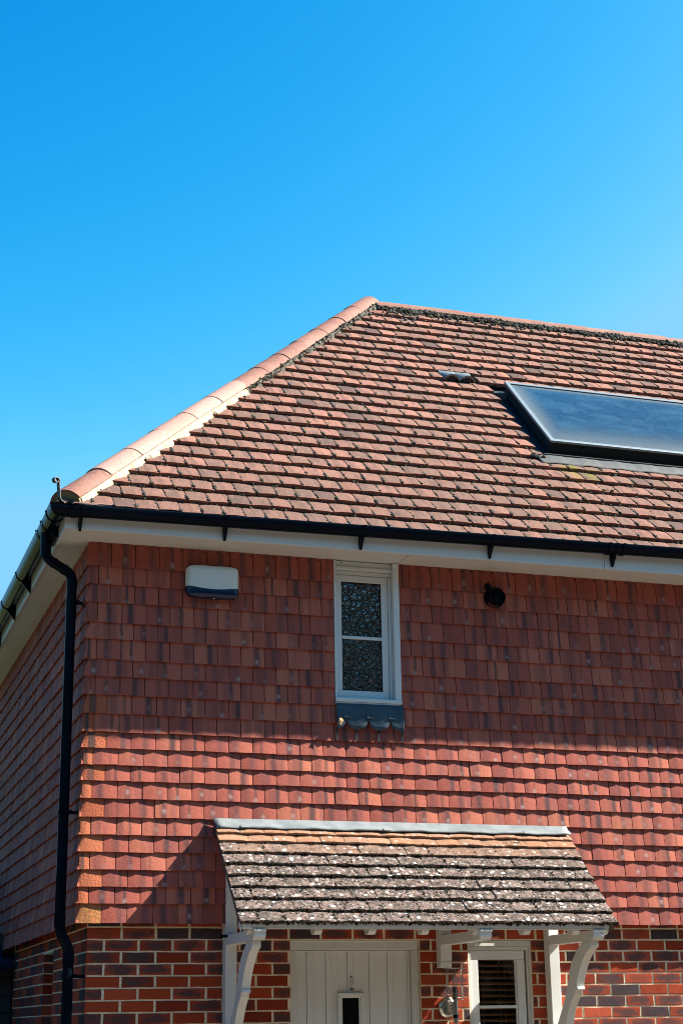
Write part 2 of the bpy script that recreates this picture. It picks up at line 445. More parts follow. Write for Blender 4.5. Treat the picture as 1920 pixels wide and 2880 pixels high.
def clad_side():
    mb = MB(); U_, VZ, NX = V3((0, -1, 0)), V3((0, 0, 1)), V3((-1, 0, 0))
    for k in range(21):
        odd = (k + 1) % 2; z0, z1 = ZK[k], ZK[k + 1]
        js = joints(0, SIDE_Y, odd)
        for q in range(len(js) - 1):
            w = js[q + 1] - js[q]
            L = (z1 - z0) + (.045 if k < 20 else -.002); vis = z1 - z0
            nb = uni(-.0016, .0016); nt = nb - .0165 * (L / vis) if k < 20 else -.012
            corner = js[q] == 0
            rc = None
            # u runs towards the corner, so clip the right edge of the corner tile for the mitre
            f = (lambda v, w=w, nb=nb, nt=nt, L=L: w - 2.2 * (nb - (nb + (nt - nb) * v / L))) if corner else None
            tile(mb, V3((0, js[q + 1], z0 + uni(-.002, .002))), U_, VZ, NX, w, L, .0125, .0045, nb - .0045, nt - .0045, (rnd(), rnd()),
                 nu=4, roll=uni(-.003, .003), skew=uni(-.004, .004), vshow=vis, rclip=f, lb=.002, gap=0 if corner else .0015)
    mb.build('side_tile_cladding', [MT['wt']], house)
clad_front(); clad_side()

# ------------------------------------------------------------------ brickwork
BX, BY = .09, .09
def brick(mb, org, U, N, u0, u1, z0, z1):
    """one brick, face in the plane through org with outward normal N"""
    w = u1 - u0; h = z1 - z0; nu = 4 if w > .13 else 2
    rc = (rnd(), rnd()); vs = []; uv = []
    def P(u, z, n): return org + U * u + V3((0, 0, z)) + N * n
    ch = .0035; out = uni(-.0008, .0012)
    rows = [(0, -.014), (0, -.0015), (ch, 0), (h - ch, 0), (h, -.0015), (h, -.014)]
    t0 = [uni(-.0016, .0016) for _ in range(nu + 1)]; t1 = [uni(-.0016, .0016) for _ in range(nu + 1)]
    for dz, dn in rows:
        for i in range(nu + 1):
            a = i / nu; u = u0 + w * a; n = dn + out
            if i in (0, nu) and dn == 0: u += ch if i == 0 else -ch
            if i in (0, nu): u += uni(-.0012, .0012); n -= .001
            jit = (t0[i] if dz < h / 2 else t1[i])
            vs.append(P(u, z0 + dz + jit, n)); uv.append((a if w > .13 else .25 + a * .5, dz / h))
    fs = []
    for j in range(5):
        for i in range(nu):
            k = j * (nu + 1) + i; fs.append((k, k + 1, k + nu + 2, k + nu + 1))
    mb.add(vs, fs, rc, uv, 0)
    for i in (0, nu):
        idx = [j * (nu + 1) + i for j in range(6)]
        fr = [vs[q] for q in idx]; bk = [p - N * .014 for p in fr]
        mb.add(fr + bk, [(j, j + 1, 7 + j, 6 + j) if i == 0 else (j + 1, j, 6 + j, 7 + j) for j in range(5)], rc, [(.02, .5)] * 12, 0)
def courses():
    k = 0
    while True:
        zt = 2.180 + .075 - k * .0752 - .005
        if zt < .05: return
        yield k, zt - .065, zt
        k += 1
def lay(mb, org, U, N, ivs_of, phase, first_header=0.0, ztop=None):
    P_ = .2238
    for k, z0, z1 in courses():
        for (a, b) in ivs_of(z0, z1):
            off = phase + (P_ / 2 if k % 2 == 0 else 0)
            n0 = math.floor((a - off) / P_); x = off + n0 * P_
            while x < b:
                s, e = max(a, x + .005 if x > a + .006 else a), min(b, x + P_ - .005 if x + P_ < b - .006 else b)
                if e - s > .018: brick(mb, org, U, N, s, e, z0, z1)
                x += P_

DX0, DX1, DZ = 1.448, 2.361, 2.180      # door opening
WX0, WX1, WZ, WB = 2.715, 3.185, 2.178, 1.02   # small window opening
def front_iv(z0, z1):
    out = [(BX, X1)]; cuts = []
    if z0 < DZ - .01: cuts.append((DX0, DX1))
    if z0 < WZ - .01 and z1 > WB + .01: cuts.append((WX0, WX1))
    for c0, c1 in cuts:
        new = []
        for a, b in out:
            if c0 > a and c1 < b: new += [(a, c0), (c1, b)]
            else: new.append((a, b))
        out = new
    return out
mbk = MB()
lay(mbk, V3((0, BY, 0)), V3((1, 0, 0)), V3((0, -1, 0)), front_iv, .205 - .2238)
# course behind the cladding edge
for n in range(34):
    x = BX + n * .2238
    if x < X1 - .23: brick(mbk, V3((0, BY, 0)), V3((1, 0, 0)), V3((0, -1, 0)), x + .005, x + .219, 2.262, 2.327)
RY0, RY1, RZ = 1.50, 1.99, 2.17    # recess in the side wall
def side_iv(z0, z1):
    # measured as u = -y ; from -3.74 to -BY
    if z0 < RZ - .01 and z1 > .95: return [(-3.74, -RY1), (-RY0, -BY)]
    return [(-3.74, -BY)]
lay(mbk, V3((BX, 0, 0)), V3((0, -1, 0)), V3((-1, 0, 0)), side_iv, -BY - .1119 * 3 + .1119)
for n in range(17):
    y = BY + n * .2238
    if y < 3.5: brick(mbk, V3((BX, 0, 0)), V3((0, -1, 0)), V3((-1, 0, 0)), -(y + .219), -(y + .005), 2.262, 2.327)
# jamb of the recess that faces the street, and its back
for k, z0, z1 in courses():
    if z0 < RZ - .01 and z1 > .95:
        brick(mbk, V3((0, RY1, 0)), V3((1, 0, 0)), V3((0, -1, 0)), BX + .005, BX + .112, z0, z1)
        for a in (-RY1 + .005, -RY1 + .235): brick(mbk, V3((BX + .112, 0, 0)), V3((0, -1, 0)), V3((-1, 0, 0)), a, a + .215, z0, z1)
D = .004   # mortar sits this far behind the brick face
def mbox(a, b): mbk.box(a, b, mi=1)
ZT = 2.40
mbox((BX + D, BY + D, 0), (DX0 - .002, .30, ZT)); mbox((DX0 - .002, BY + D, DZ), (DX1 + .002, .30, ZT)); mbox((DX1 + .002, BY + D, 0), (WX0 - .002, .30, ZT))
mbox((WX0 - .002, BY + D, WZ), (WX1 + .002, .30, ZT)); mbox((WX0 - .002, BY + D, 0), (WX1 + .002, .30, WB)); mbox((WX1 + .002, BY + D, 0), (X1, .30, ZT))
mbox((BX + D, .30, 0), (.30, RY0 - .002, ZT)); mbox((BX + D, RY0 - .002, RZ), (.30, RY1 + D, ZT)); mbox((BX + D, RY0 - .002, 0), (.30, RY1 + D, .94))
mbox((BX + .112 + D, RY0 - .002, .94), (.30, RY1 + D, RZ)); mbox((BX + D, RY1 + D, 0), (.30, 3.74, ZT))
mbk.build('brick_wall', [MT['brick'], MT['mortar']], house)
mb = MB(); mb.box((BX + .003, RY0, RZ - .006), (BX + .112, RY1, RZ + .003)); mb.build('recess_lintel', MT['concrete'], house)
# inner leaf of the upper storey and the body of the house
mb = MB()
mb.box((.035, .035, ZT + .003), (1.75, .25, 4.79)); mb.box((2.255, .035, ZT + .003), (X1, .25, 4.79)); mb.box((1.75, .035, ZT + .003), (2.255, .25, 3.76))
mb.box((.035, .25, ZT + .003), (.25, SIDE_Y, 4.79)); mb.box((.31, .72, 0), (X1, SIDE_Y - .1, 4.785)); mb.box((.31, SIDE_Y - .1, 0), (X1, SIDE_Y, 4.785))
mb.box((1.70, .25, 3.6), (2.3, .72, 3.7))
mb.build('inner_wall', MT['render'], house)

# ------------------------------------------------------------------ roof
TS = 1.0; CT = 1 / math.hypot(1, TS); ST = TS * CT
EX, EY, EZ = -.28, -.36, 4.95
RY = 3.05; RZr = EZ + (RY - EY) * TS; RX = EX + (RY - EY)
SL = (RY - EY) / CT
Vf, Nf, Uf = V3((0, CT, ST)), V3((0, -ST, CT)), V3((1, 0, 0))
GR, RW = .187, .15
moss = MB()
def rp(x, s, n=0.0): return V3((x, EY, EZ)) + Vf * s + Nf * n
OPX = 3.80; OPR = 6.34; OPS0, OPS1 = 8 * GR, 15.9 * GR      # opening of the collector tray (slope distance)
VENT_ROW, VENT_X = 16, 3.369
def roof_front():
    mb = MB(); nrow = int(SL / GR) + 1
    for k in range(nrow):
        s0 = k * GR; hl = EX + s0 * CT
        x = .117 + (RW / 2 if k % 2 else 0) - 4 * RW
        lift = .009 * math.sin(k * 1.7)
        while x < X1:
            if x + RW > hl:
                skip = (8 <= k < 16) and x + .02 > OPX and x + RW - .02 < OPR
                if k == VENT_ROW and VENT_X - .04 < x < VENT_X + .22: skip = True
                if not skip:
                    rcl = None; lcx = OPR if (8 <= k < 16) and x > OPX and x < OPR else -9
                    if (8 <= k < 16) and x + RW > OPX and x < OPX: rcl = lambda v, x=x: OPX - x
                    L = min(GR + .03, SL - s0 - .01)
                    gap = .0028 if (round((x - .117) / RW * 2) % 4 < 2) else .0045
                    r1 = rnd()
                    if rnd() < .35: r1 = (r1 + .5) / 2
                    nb = .036 + uni(-.003, .003); 
                    if L > .03:
                        tile(mb, V3((x, EY, EZ)) + Vf * (s0 + uni(-.004, .004)) - Nf * .03, Uf, Vf, Nf, RW, L, .030, .003, nb, .002, (r1, rnd()), nu=4, nv=2, gap=gap,
                             roll=uni(-.005, .005), skew=uni(-.006, .006), lclip=lambda v, x=x, s0=s0, lcx=lcx: max(EX + (s0 + v) * CT, lcx) - x, rclip=rcl, vshow=GR, lb=.003, wob=.002)
                    # moss in the joint and along the edge
                    dens = .45 + .55 * math.sin(x * 2.3 + k * .9) * math.sin(k * .7 - x)
                    real = gap > .004
                    if x > hl + .03:
                        m = int(uni(3, 19) * (1.2 if real else .6) * (.75 + .45 * dens))
                        jl = rnd()
                        for _ in range(m):
                            s = s0 + .004 + GR * (.25 + .75 * jl) * rnd()
                            if s > s0 + GR * .95: continue
                            r = uni(.0045, .0115) * (1.3 if s - s0 < .05 else 1)
                            moss.lump(rp(x + uni(-.005, .005), s, .010 - (s - s0) * .17), r, Nf, .75, (rnd(), rnd()))
                    for _ in range(int(uni(5, 14))):
                        xx = x + rnd() * RW
                        if xx > hl + .02 and not (rcl and xx > OPX):
                            moss.lump(rp(xx, s0 + uni(-.008, .004), -.026 + uni(0, .014)), uni(.006, .015), Nf, .8, (rnd() * .7, rnd()))
                    for _ in range(int(uni(0, 2.3))):
                        xx = x + rnd() * RW
                        if xx > hl + .02: moss.lump(rp(xx, s0 + uni(-.004, .016), uni(-.004, .002)), uni(.004, .010), Nf, .7, (rnd(), rnd()))
            x += RW
    roof = mb.build('roof', [MT['rt']], house)
    # heavy moss under the ridge
    for _ in range(850):
        x = uni(RX - .1, X1); s = SL - .135 - abs(random.gauss(0, .03)) * (1.2 + math.sin(x * 7)) - (.16 * rnd() if rnd() < .16 else 0)
        if x < RX + .5: s -= abs(random.gauss(0, .10))
        if EX + s * CT > x - .05: continue
        moss.lump(rp(x, s, uni(-.01, .014)), uni(.006, .021), Nf, .8, (rnd(), rnd()))
    for _ in range(46):   # thick clump by the collector corner
        moss.lump(rp(uni(3.68, 3.80), 8.0 * GR + uni(-.02, .03), uni(-.005, .01)), uni(.006, .014), Nf, .8, (rnd() * .4, rnd()))
    for _ in range(60):
        moss.lump(rp(uni(4.10, 4.2), 5.0 * GR + uni(.0, .04), uni(-.03, .01)), uni(.006, .013), Nf, .8, (.5, 1.0))
    return roof
roof = roof_front()
# left slope (faces away from the camera) and the back
mb = MB(); Vs, Ns, Us = V3((CT, 0, ST)), V3((-ST, 0, CT)), V3((0, -1, 0))
for k in range(int(SL / GR) + 1):
    s0 = k * GR; y = EY + s0 * CT
    yy = EY
    while yy < 2 * RY - EY:
        a, b = yy, yy + RW
        lo, hi = EY + s0 * CT, 2 * RY - EY - s0 * CT
        if b > lo and a < hi:
            L = min(GR + .03, SL - s0 - .01)
            if L > .03:
                tile(mb, V3((EX, b, EZ)) + Vs * s0 - Ns * .03, Us, Vs, Ns, RW, L, .024, .003, .03, .002, (rnd(), rnd()), nu=2, nv=1, gap=.003,
                     lclip=lambda v, b=b, s0=s0: b - (2 * RY - EY - (s0 + v) * CT), rclip=lambda v, b=b, s0=s0: b - (EY + (s0 + v) * CT), vshow=GR)
        yy += RW
# back slope as courses of long strips
Vb, Nb_, Ub = V3((0, -CT, ST)), V3((0, ST, CT)), V3((-1, 0, 0))
for k in range(int(SL / GR) + 1):
    s0 = k * GR; xx = EX + s0 * CT
    L = min(GR + .03, SL - s0 - .01)
    while xx < X1 and L > .03:
        tile(mb, V3((min(xx + RW * 2, X1), 2 * RY - EY, EZ)) + Vb * s0 - Nb_ * .03, Ub, Vb, Nb_, RW * 2, L, .024, .002, .03, .002, (rnd(), rnd()), nu=2, nv=1, vshow=GR)
        xx += RW * 2
mb.build('rear_roof_slope', [MT['rt']], house)
# roof underlay: solid body below the tiles, with a cut for the collector tray
mb = MB(); d = -.075
def rq(x, s, n): return rp(x, s, n)
body = [rp(EX + .02, .02, d), rp(X1, .02, d), rp(X1, SL, d), rp(RX, SL, d)]
mb.add(body, [(0, 1, 2, 3)])
b2 = [V3((p.x, 2 * RY - p.y, p.z)) for p in body]; mb.add(b2, [(3, 2, 1, 0)])
mb.add([body[0], body[3], b2[3], b2[0]], [(0, 1, 2, 3)])
mb.add([body[1], b2[1], b2[2], body[2]], [(0, 1, 2, 3)])
mb.build('roof_underlay', MT['tray'], house)

# eaves: fascia, soffit
FY, FX, FZ = -.30, -.20, 4.795
mb = MB()
mb.box((FX, FY, FZ), (3.745, FY + .02, 4.965)); mb.box((3.749, FY, FZ), (X1, FY + .02, 4.965))
fas = mb.build('fascia_board', MT['upvc'], house, bevel=.003)
mb = MB(); mb.box((FX, FY + .02, FZ), (FX + .02, SIDE_Y + .3, 4.965)); mb.build('fascia_board', MT['upvc'], house, bevel=.003)
mb = MB(); mb.box((FX - .0025, FY - .0025, FZ - .002), (FX + .075, FY, 4.966)); mb.box((FX - .0025, FY, FZ - .002), (FX, FY + .075, 4.966)); mb.build('fascia_corner_trim', MT['upvc'], house)
mb = MB(); mb.box((FX + .021, FY + .021, 4.808), (1.755, .05, 4.82)); mb.box((2.25, FY + .021, 4.808), (X1, .05, 4.82)); mb.box((1.757, FY + .021, 4.811), (2.248, .12, 4.823))
mb.box((FX + .021, .052, 4.808), (.05, SIDE_Y + .28, 4.82)); mb.build('soffit', MT['white'], house)

# ------------------------------------------------------------------ hip and ridge tiles
Hb = V3((EX, EY, EZ)); Ht = V3((RX, RY, RZr)); Hd = (Ht - Hb); HL = Hd.length; Hd.normalize()
Hs = V3((1, -1, 0)).normalized(); Hu = Hs.cross(Hd).normalized()
if Hu.z < 0: Hu = -Hu
def half_round(name, mat, org, D_, Sd, Up, L, rad, half, thick, parent, r, taper=.008, bumpend=True):
    mb = MB(); n = 14; m = 6
    th0 = math.asin(min(1, half / rad)); cz = -rad * math.cos(th0)
    def ring(t, rr, flare):
        out = []
        for i in range(n + 1):
            a = -th0 + 2 * th0 * i / n
            out.append(org + D_ * t + Sd * (math.sin(a) * (rr + flare)) + Up * (cz + math.cos(a) * (rr + flare)))
        return out
    vs = []; uv = []
    for j in range(m + 1):
        t = L * j / m; fl = taper * (1 - j / m)
        vs += ring(t, rad, fl); uv += [(i / n, j / m) for i in range(n + 1)]
    f = [(j * (n + 1) + i, j * (n + 1) + i + 1, (j + 1) * (n + 1) + i + 1, (j + 1) * (n + 1) + i) for j in range(m) for i in range(n)]
    mb.add(vs, f, (r, rnd()), uv, smooth=True)
    vi = []
    for j in range(m + 1):
        t = L * j / m; fl = taper * (1 - j / m); vi += ring(t, rad - thick, fl)
    mb.add(vi, [tuple(reversed(q)) for q in f], (r, .5), uv, smooth=True)
    k = n + 1
    mb.add(vs[:k] + vi[:k], [(i, k + i, k + i + 1, i + 1) for i in range(n)], (r, .5))
    mb.add(vs[-k:] + vi[-k:], [(i, i + 1, k + i + 1, k + i) for i in range(n)], (r, .5))
    for i in (0, n):
        ed = [vs[j * k + i] for j in range(m + 1)]; ei = [vi[j * k + i] for j in range(m + 1)]
        mb.add(ed + ei, [(j, j + 1, m + 2 + j, m + 1 + j) if i == n else (j + 1, j, m + 1 + j, m + 2 + j) for j in range(m)], (r, .5))
    return mb.build(name, mat, parent)
NH = 13; HS = .105; hl_ = (HL - HS + .01) / NH
for i in range(NH):
    t = HS + i * hl_
    new = 1 <= i <= 5
    j = uni(-.006, .006)
    half_round('hip_tile', MT['hipnew'] if new else MT['hipold'], Hb + Hd * t + Hu * (-.026 + (.007 if new else 0)) + Hs * j, Hd, Hs, Hu, hl_ + (.02 if i < NH - 1 else .0), .135, .118, .016, roof, rnd(), taper=.005 if not new else .003)
i = 0; x = RX + .02
while x < X1:
    half_round('ridge_tile', MT['hipold'], V3((x, RY, RZr - .085 + uni(-.003, .003))), V3((1, 0, 0)), V3((0, 1, 0)), V3((0, 0, 1)), min(.46, X1 - x), .124, .119, .016, roof, rnd(), taper=-.004)
    x += .455
def bedding(name, mat, t0, t1, side, jag, parent, out=.117):
    """mortar fillet between the hip tiles and the roof slope"""
    mb = MB(); n = max(8, int((t1 - t0) / .03)); vs = []; step_ = out
    sgn = side
    for i in range(n + 1):
        t = t0 + (t1 - t0) * i / n; p = Hb + Hd * t
        if i % 4 == 0: step_ = out + uni(-.004, jag)
        o = step_ + uni(-.003, .003)
        o2 = o + .012
        # slope falls away at the side of the hip
        g = (Nf if sgn > 0 else Ns)
        dn = (Hs * sgn - g * (Hs * sgn).dot(g)).normalized()
        vs += [p + dn * .04 + g * .03, p + dn * (o - .004) + g * (.022 + uni(-.002, .002)), p + dn * (o2 + .012) + g * -.012, p + dn * .05 + g * -.03]
    fs = []
    for i in range(n):
        for k in range(3):
            a = i * 4 + k; fs.append((a, a + 4, a + 5, a + 1) if sgn > 0 else (a, a + 1, a + 5, a + 4))
    mb.add(vs, fs)
    mb.add(vs[:4], [(0, 1, 2, 3)]); mb.add(vs[-4:], [(3, 2, 1, 0)])
    return mb.build(name, mat, parent)
TN = HS + 6 * hl_
bedding('mortar_bedding', MT['cream'], HS + .03, TN, 1, .022, roof)
bedding('mortar_bedding', MT['cream'], HS + .03, TN, -1, .022, roof)
bedding('mortar_bedding', MT['grey'], TN, HL - .05, 1, .012, roof, .118)
bedding('mortar_bedding', MT['grey'], TN, HL - .05, -1, .012, roof, .118)
for _ in range(520):
    t = uni(TN, HL); moss.lump(Hb + Hd * t + Hs * uni(.100, .128) + Hu * uni(-.075, -.02), uni(.004, .013), Nf, .8, (rnd(), rnd()))
mb = MB(); mb.box((RX, RY - .110, RZr - .16), (X1, RY + .110, RZr - .088)); mb.build('mortar_bedding', MT['grey'], roof)
for _ in range(1000):
    x = uni(RX + .05, X1); z = RZr - .083 - .04 * rnd()
    moss.lump(V3((x, RY - .112 - (RZr - .08 - z) * .3, z)), uni(.006, .017) * (1 + .4 * math.sin(x * 9)), Nf, .85, (rnd(), rnd()))
# filled end of the lowest hip tile
mb = MB(); n = 14; th0 = math.asin(.112 / .130); cz = -.130 * math.cos(th0)
pf = [Hb + Hu * -.026 + Hd * (HS + .006) + Hs * (math.sin(-th0 + 2 * th0 * i / n) * .124) + Hu * (cz + math.cos(-th0 + 2 * th0 * i / n) * .124) for i in range(n + 1)]
pf += [Hb + Hd * (HS + .006) + Hs * .112 - Hu * .095, Hb + Hd * (HS + .006) - Hs * .112 - Hu * .095]
bk = [p + Hd * .12 for p in pf]; m = len(pf)
mb.add(pf + bk, [tuple(range(m))] + [(i, m + i, m + (i + 1) % m, (i + 1) % m) for i in range(m)])
mb.build('hip_end_mortar', flat('mossy_end_mortar', (.26, .22, .12), .95, 0, .008, 30, dirt=(.05, .05, .025), dirtscale=12), roof)
# broken slip of clay under the hip end
mb = MB(); mb.box((-.13, EY - .006, EZ - .004), (.09, EY + .10, EZ + .012)); mb.build('tile_slip', MT['hipnew'], roof, bevel=.003)
# hip iron: a scrolled strap
mb = MB(); pts = []
base = V3((-.262, -.40, 4.955))
prof = [(.06, -.02), (.015, -.005), (0, .02), (-.004, .08), (-.012, .150)]
cx, cz_, r0 = -.040, .168, .031
for i in range(15):
    a = R(-10 + i * 26); rr = r0 * (1 - i * .035)
    prof.append((cx + math.cos(a) * rr, cz_ + math.sin(a) * rr))
hx = V3((1, 1, 0)).normalized(); wx = V3((1, -1, 0)).normalized()
rib = []
for a, b in prof:
    rib.append(base + V3((.83, .55, 0)) * a * .85 + V3((0, 0, b * .74)))
rc0 = list(rib)
for i in range(len(rib)):
    t = (rc0[min(i + 1, len(rib) - 1)] - rc0[max(i - 1, 0)]).normalized(); ww = V3((.55, -.83, 0)); nn = t.cross(ww).normalized() * .0028; ww = ww * .014
    rib[i] = [rib[i] - ww - nn, rib[i] + ww - nn, rib[i] + ww + nn, rib[i] - ww + nn]
vs = [q for g in rib for q in g]; fs = [(i * 4 + k, i * 4 + (k + 1) % 4, i * 4 + 4 + (k + 1) % 4, i * 4 + 4 + k) for i in range(len(rib) - 1) for k in range(4)]
mb.add(vs, fs + [(3, 2, 1, 0), tuple(range(len(vs) - 4, len(vs)))]); mb.build('hip_iron', MT['iron'], roof)
# tile vent: two hooded arches
mb = MB(); s0 = VENT_ROW * GR; hood = MB()
for q in range(2):
    xc = VENT_X + .075 + q * .15; n = 12
    vs = []
    for j in range(5):
        t = j / 4
        for i in range(n + 1):
            a = i / n; h = .055 * math.sin(PI * a) ** .7 * (1 - t) ** .9 + .004
            vs.append(rp(xc - .075 + .15 * a, s0 - .012 + t * (GR + .0), h))
    hood.add(vs, [(j * (n + 1) + i, j * (n + 1) + i + 1, (j + 1) * (n + 1) + i + 1, (j + 1) * (n + 1) + i) for j in range(4) for i in range(n)], smooth=True)
    ft = vs[:n + 1]; fb = [rp(xc - .075 + .15 * i / n, s0 - .012, -.006 + max(0, .055 * math.sin(PI * i / n) ** .7 - .010)) for i in range(n + 1)]
    hood.add(ft + fb, [(i, n + 1 + i, n + 2 + i, i + 1) for i in range(n)])
    mb.add([rp(xc - .07, s0 + .006, -.02), rp(xc + .07, s0 + .006, -.02), rp(xc + .07, s0 + .006, .02), rp(xc, s0 + .006, .05), rp(xc - .07, s0 + .006, .02)], [(0, 1, 2, 3, 4)])
    for dx in (-.027, .0, .027):
        p0 = rp(xc + dx, s0 - .006, -.008); hood.tube([p0, rp(xc + dx, s0 - .006, .045)], .0025, 6)
v_ = hood.build('vent_tile', MT['ventgrey'], roof); mb.build('vent_opening', MT['dark'], roof)

moss_o = moss.build('moss', MT['moss'], roof); moss_o['kind'] = 'stuff'

# ------------------------------------------------------------------ gutters
def gut_profile(r=.056, lip=.006, n=18):
    o = [(-r, 0.012), (-r - .004, .010)]
    pr = []
    for i in range(n + 1):
        a = PI + PI * i / n; pr.append((math.cos(a) * r, math.sin(a) * r * 1.05))
    outer = [(-r - .004, .0), (-r - .004, .010), (-r + .004, .010)]
    inner = [(q[0] * .93, q[1] * .93) for q in pr]
    return [(-r - .003, .010)] + pr + [(r + .003, .010), (r - .005, .010)] + list(reversed(inner)) + [(-r + .005, .010)]
GP = gut_profile()
def sweep(mb, path, frames, prof, closed=True, smooth=True):
    n = len(prof); vs = []
    for p, (a, b) in zip(path, frames): vs += [p + a * q[0] + b * q[1] for q in prof]
    fs = [(i * n + k, i * n + (k + 1) % n, (i + 1) * n + (k + 1) % n, (i + 1) * n + k) for i in range(len(path) - 1) for k in range(n)]
    mb.add(vs, fs, smooth=smooth); mb.add(vs[:n], [tuple(range(n - 1, -1, -1))]); mb.add(vs[-n:], [tuple(range(n))])
GY = FY - .060; GXs = FX - .060
def gz(x): return 4.925 + .0095 * (x - .8)
Z = V3((0, 0, 1)); Yo = V3((0, 1, 0))
mb = MB(); xs = [X1, 4, 2, .5, GXs + .10]
sweep(mb, [V3((x, GY, gz(x))) for x in xs], [(Yo, Z)] * len(xs), GP)
gut = mb.build('gutter', MT['black'], house)
mb = MB(); ys = [GY + .10, 1, 3, SIDE_Y + .3]; gzc = gz(GXs)
sweep(mb, [V3((GXs, y, gzc)) for y in ys], [(V3((1, 0, 0)), Z)] * len(ys), GP)
gut2 = mb.build('gutter', MT['black'], house)
# mitred corner piece
mb = MB(); GP2 = [(a * 1.06, b * 1.06 + (0 if b < 0.005 else .0)) for a, b in GP]
sweep(mb, [V3((GXs + .13, GY, gzc)), V3((GXs, GY, gzc)), V3((GXs, GY + .13, gzc))], [(Yo, Z), (V3((1, 1, 0)), Z), (V3((1, 0, 0)), Z)], GP2, smooth=False)
mb.build('gutter_corner', MT['black'], gut)
def strap(x, along='x', w=.016, grow=1.10, deep=True, par=None, name='gutter_bracket'):
    mb = MB(); pr = [(a * grow, b * grow) for a, b in GP]
    if along == 'x': path = [V3((x - w / 2, GY, gz(x))), V3((x + w / 2, GY, gz(x)))]; fr = [(Yo, Z)] * 2
    else: path = [V3((GXs, x - w / 2, gzc)), V3((GXs, x + w / 2, gzc))]; fr = [(V3((1, 0, 0)), Z)] * 2
    sweep(mb, path, fr, pr, smooth=False)
    if deep:   # web down to the fascia
        z0 = gz(x) if along == 'x' else gzc
        poly = [(-.045, -.040), (.058, -.040), (.058, -.136), (.050, -.142), (.026, -.112), (-.016, -.062)]
        if along == 'x': mb.prism([(GY + a, z0 + b) for a, b in poly], 'x', x - .0095, x + .0095)
        else: mb.prism([(GXs + a, z0 + b) for a, b in poly], 'y', x - .007, x + .007)
        if along == 'x': mb.box((x - .012, FY - .006, z0 - .110), (x + .012, FY - .0005, z0 - .03))
        else: mb.box((FX - .006, x - .016, z0 - .150), (FX - .0005, x + .016, z0 - .03))
    return mb.build(name, MT['black'], par, bevel=.0015, seg=1)
for x in (-.105, .879, 1.855, 2.83, 3.805, 4.78, 5.75, 6.7): strap(x, par=gut)
for x in (-.162, 3.748, 3.862): strap(x, w=.022, grow=1.14, deep=False, par=gut, name='gutter_union')
for y in (1.464 - .1, 2.385 - .12, 3.25, 4.2, 5.1): strap(y, 'y', par=gut2)
for y in (-.225, .015, .24): strap(y, 'y', w=.02, grow=1.16, deep=False, par=gut2, name='gutter_union')
mb = MB(); mb.box((FX - .05, -.01, gzc - .10), (FX - .001, .235, gzc - .03)); mb.build('outlet_bracket', MT['black'], gut2, bevel=.008)

# ------------------------------------------------------------------ downpipe
def bend(pts, rad=.06, n=7):
    out = [V3(pts[0])]
    for i in range(1, len(pts) - 1):
        a, b, c = V3(pts[i - 1]), V3(pts[i]), V3(pts[i + 1])
        d1 = (a - b).normalized(); d2 = (c - b).normalized(); L = min(rad, (a - b).length * .48, (c - b).length * .48)
        p, q = b + d1 * L, b + d2 * L
        for k in range(n + 1):
            t = k / n; out.append(p * (1 - t) ** 2 + b * 2 * t * (1 - t) + q * t ** 2)
    out.append(V3(pts[-1])); return out
PX, PY, PR = -.080, .115, .034
mb = MB()
mb.tube(bend([(GXs - .006, PY, gzc - .05), (GXs - .006, PY, 4.70), (PX, PY, 4.592), (PX, PY, 2.235), (-.017, PY, 2.125), (-.017, PY, .05)], .05), PR, 24)
pipe = mb.build('downpipe', MT['black'], house)
d_ = (V3((PX, PY, 4.592)) - V3((GXs - .006, PY, 4.70))); a_ = V3((GXs - .006, PY, 4.70))
for p, q, r in (((GXs - .006, PY, gzc - .045), (GXs - .006, PY, gzc - .125), .0385), ((GXs - .006, PY, 4.775), (GXs - .006, PY, 4.71), .0375), (a_ + d_ * .27, a_ + d_ * .36, .0375),
                (a_ + d_ * .66, a_ + d_ * .76, .0378), ((PX, PY, 4.548), (PX, PY, 4.505), .0372), ((PX, PY, 4.43), (PX, PY, 4.30), .0362), ((PX, PY, 2.255), (PX, PY, 2.345), .0368), ((-.017, PY, 2.10), (-.017, PY, 2.03), .0368)):
    mb = MB(); mb.tube([p, q], r, 24); mb.build('pipe_socket', MT['black'], pipe)
for z, px in ((4.395, PX), (2.985, PX), (1.955, -.017)):
    mb = MB(); mb.tube([(px, PY, z - .011), (px, PY, z + .011)], .038, 24)
    wallx = .0 if z > 2.3 else BX
    mb.box((px + .03, PY - .012, z - .010), (wallx + .012, PY + .012, z + .010)); mb.box((px + .036, PY - .040, z - .012), (px + .050, PY - .010, z + .012))
    if z > 2.3: mb.tube([(.0, PY - .02, z), (.0, PY - .075, z)], .009, 10)
    mb.build('pipe_clip', MT['black'], pipe)

# ------------------------------------------------------------------ upstairs window
mb = MB()
mb.box((2.201, -.004, 3.775), (2.246, .10, 4.806)); mb.box((1.760, .012, 3.775), (1.777, .10, 4.806))
mb.box((1.778, .012, 4.742), (2.200, .10, 4.762)); mb.box((1.778, .030, 4.764), (2.200, .10, 4.806)); mb.box((1.778, .045, 4.712), (2.200, .10, 4.740))
win = mb.build('window', MT['upvc'], house, bevel=.002)
def frame(mb, x0, x1, z0, z1, w, y0, y1, wb=None):
    wb = wb or w
    mb.box((x0, y0, z0 + wb), (x0 + w, y1, z1 - w)); mb.box((x1 - w, y0, z0 + wb), (x1, y1, z1 - w))
    mb.box((x0, y0, z1 - w), (x1, y1, z1)); mb.box((x0, y0, z0), (x1, y1, z0 + wb))
mb = MB(); frame(mb, 1.779, 2.176, 3.812, 4.710, .049, .050, .10, .060); mb.build('sash', MT['upvc'], win, bevel=.005)
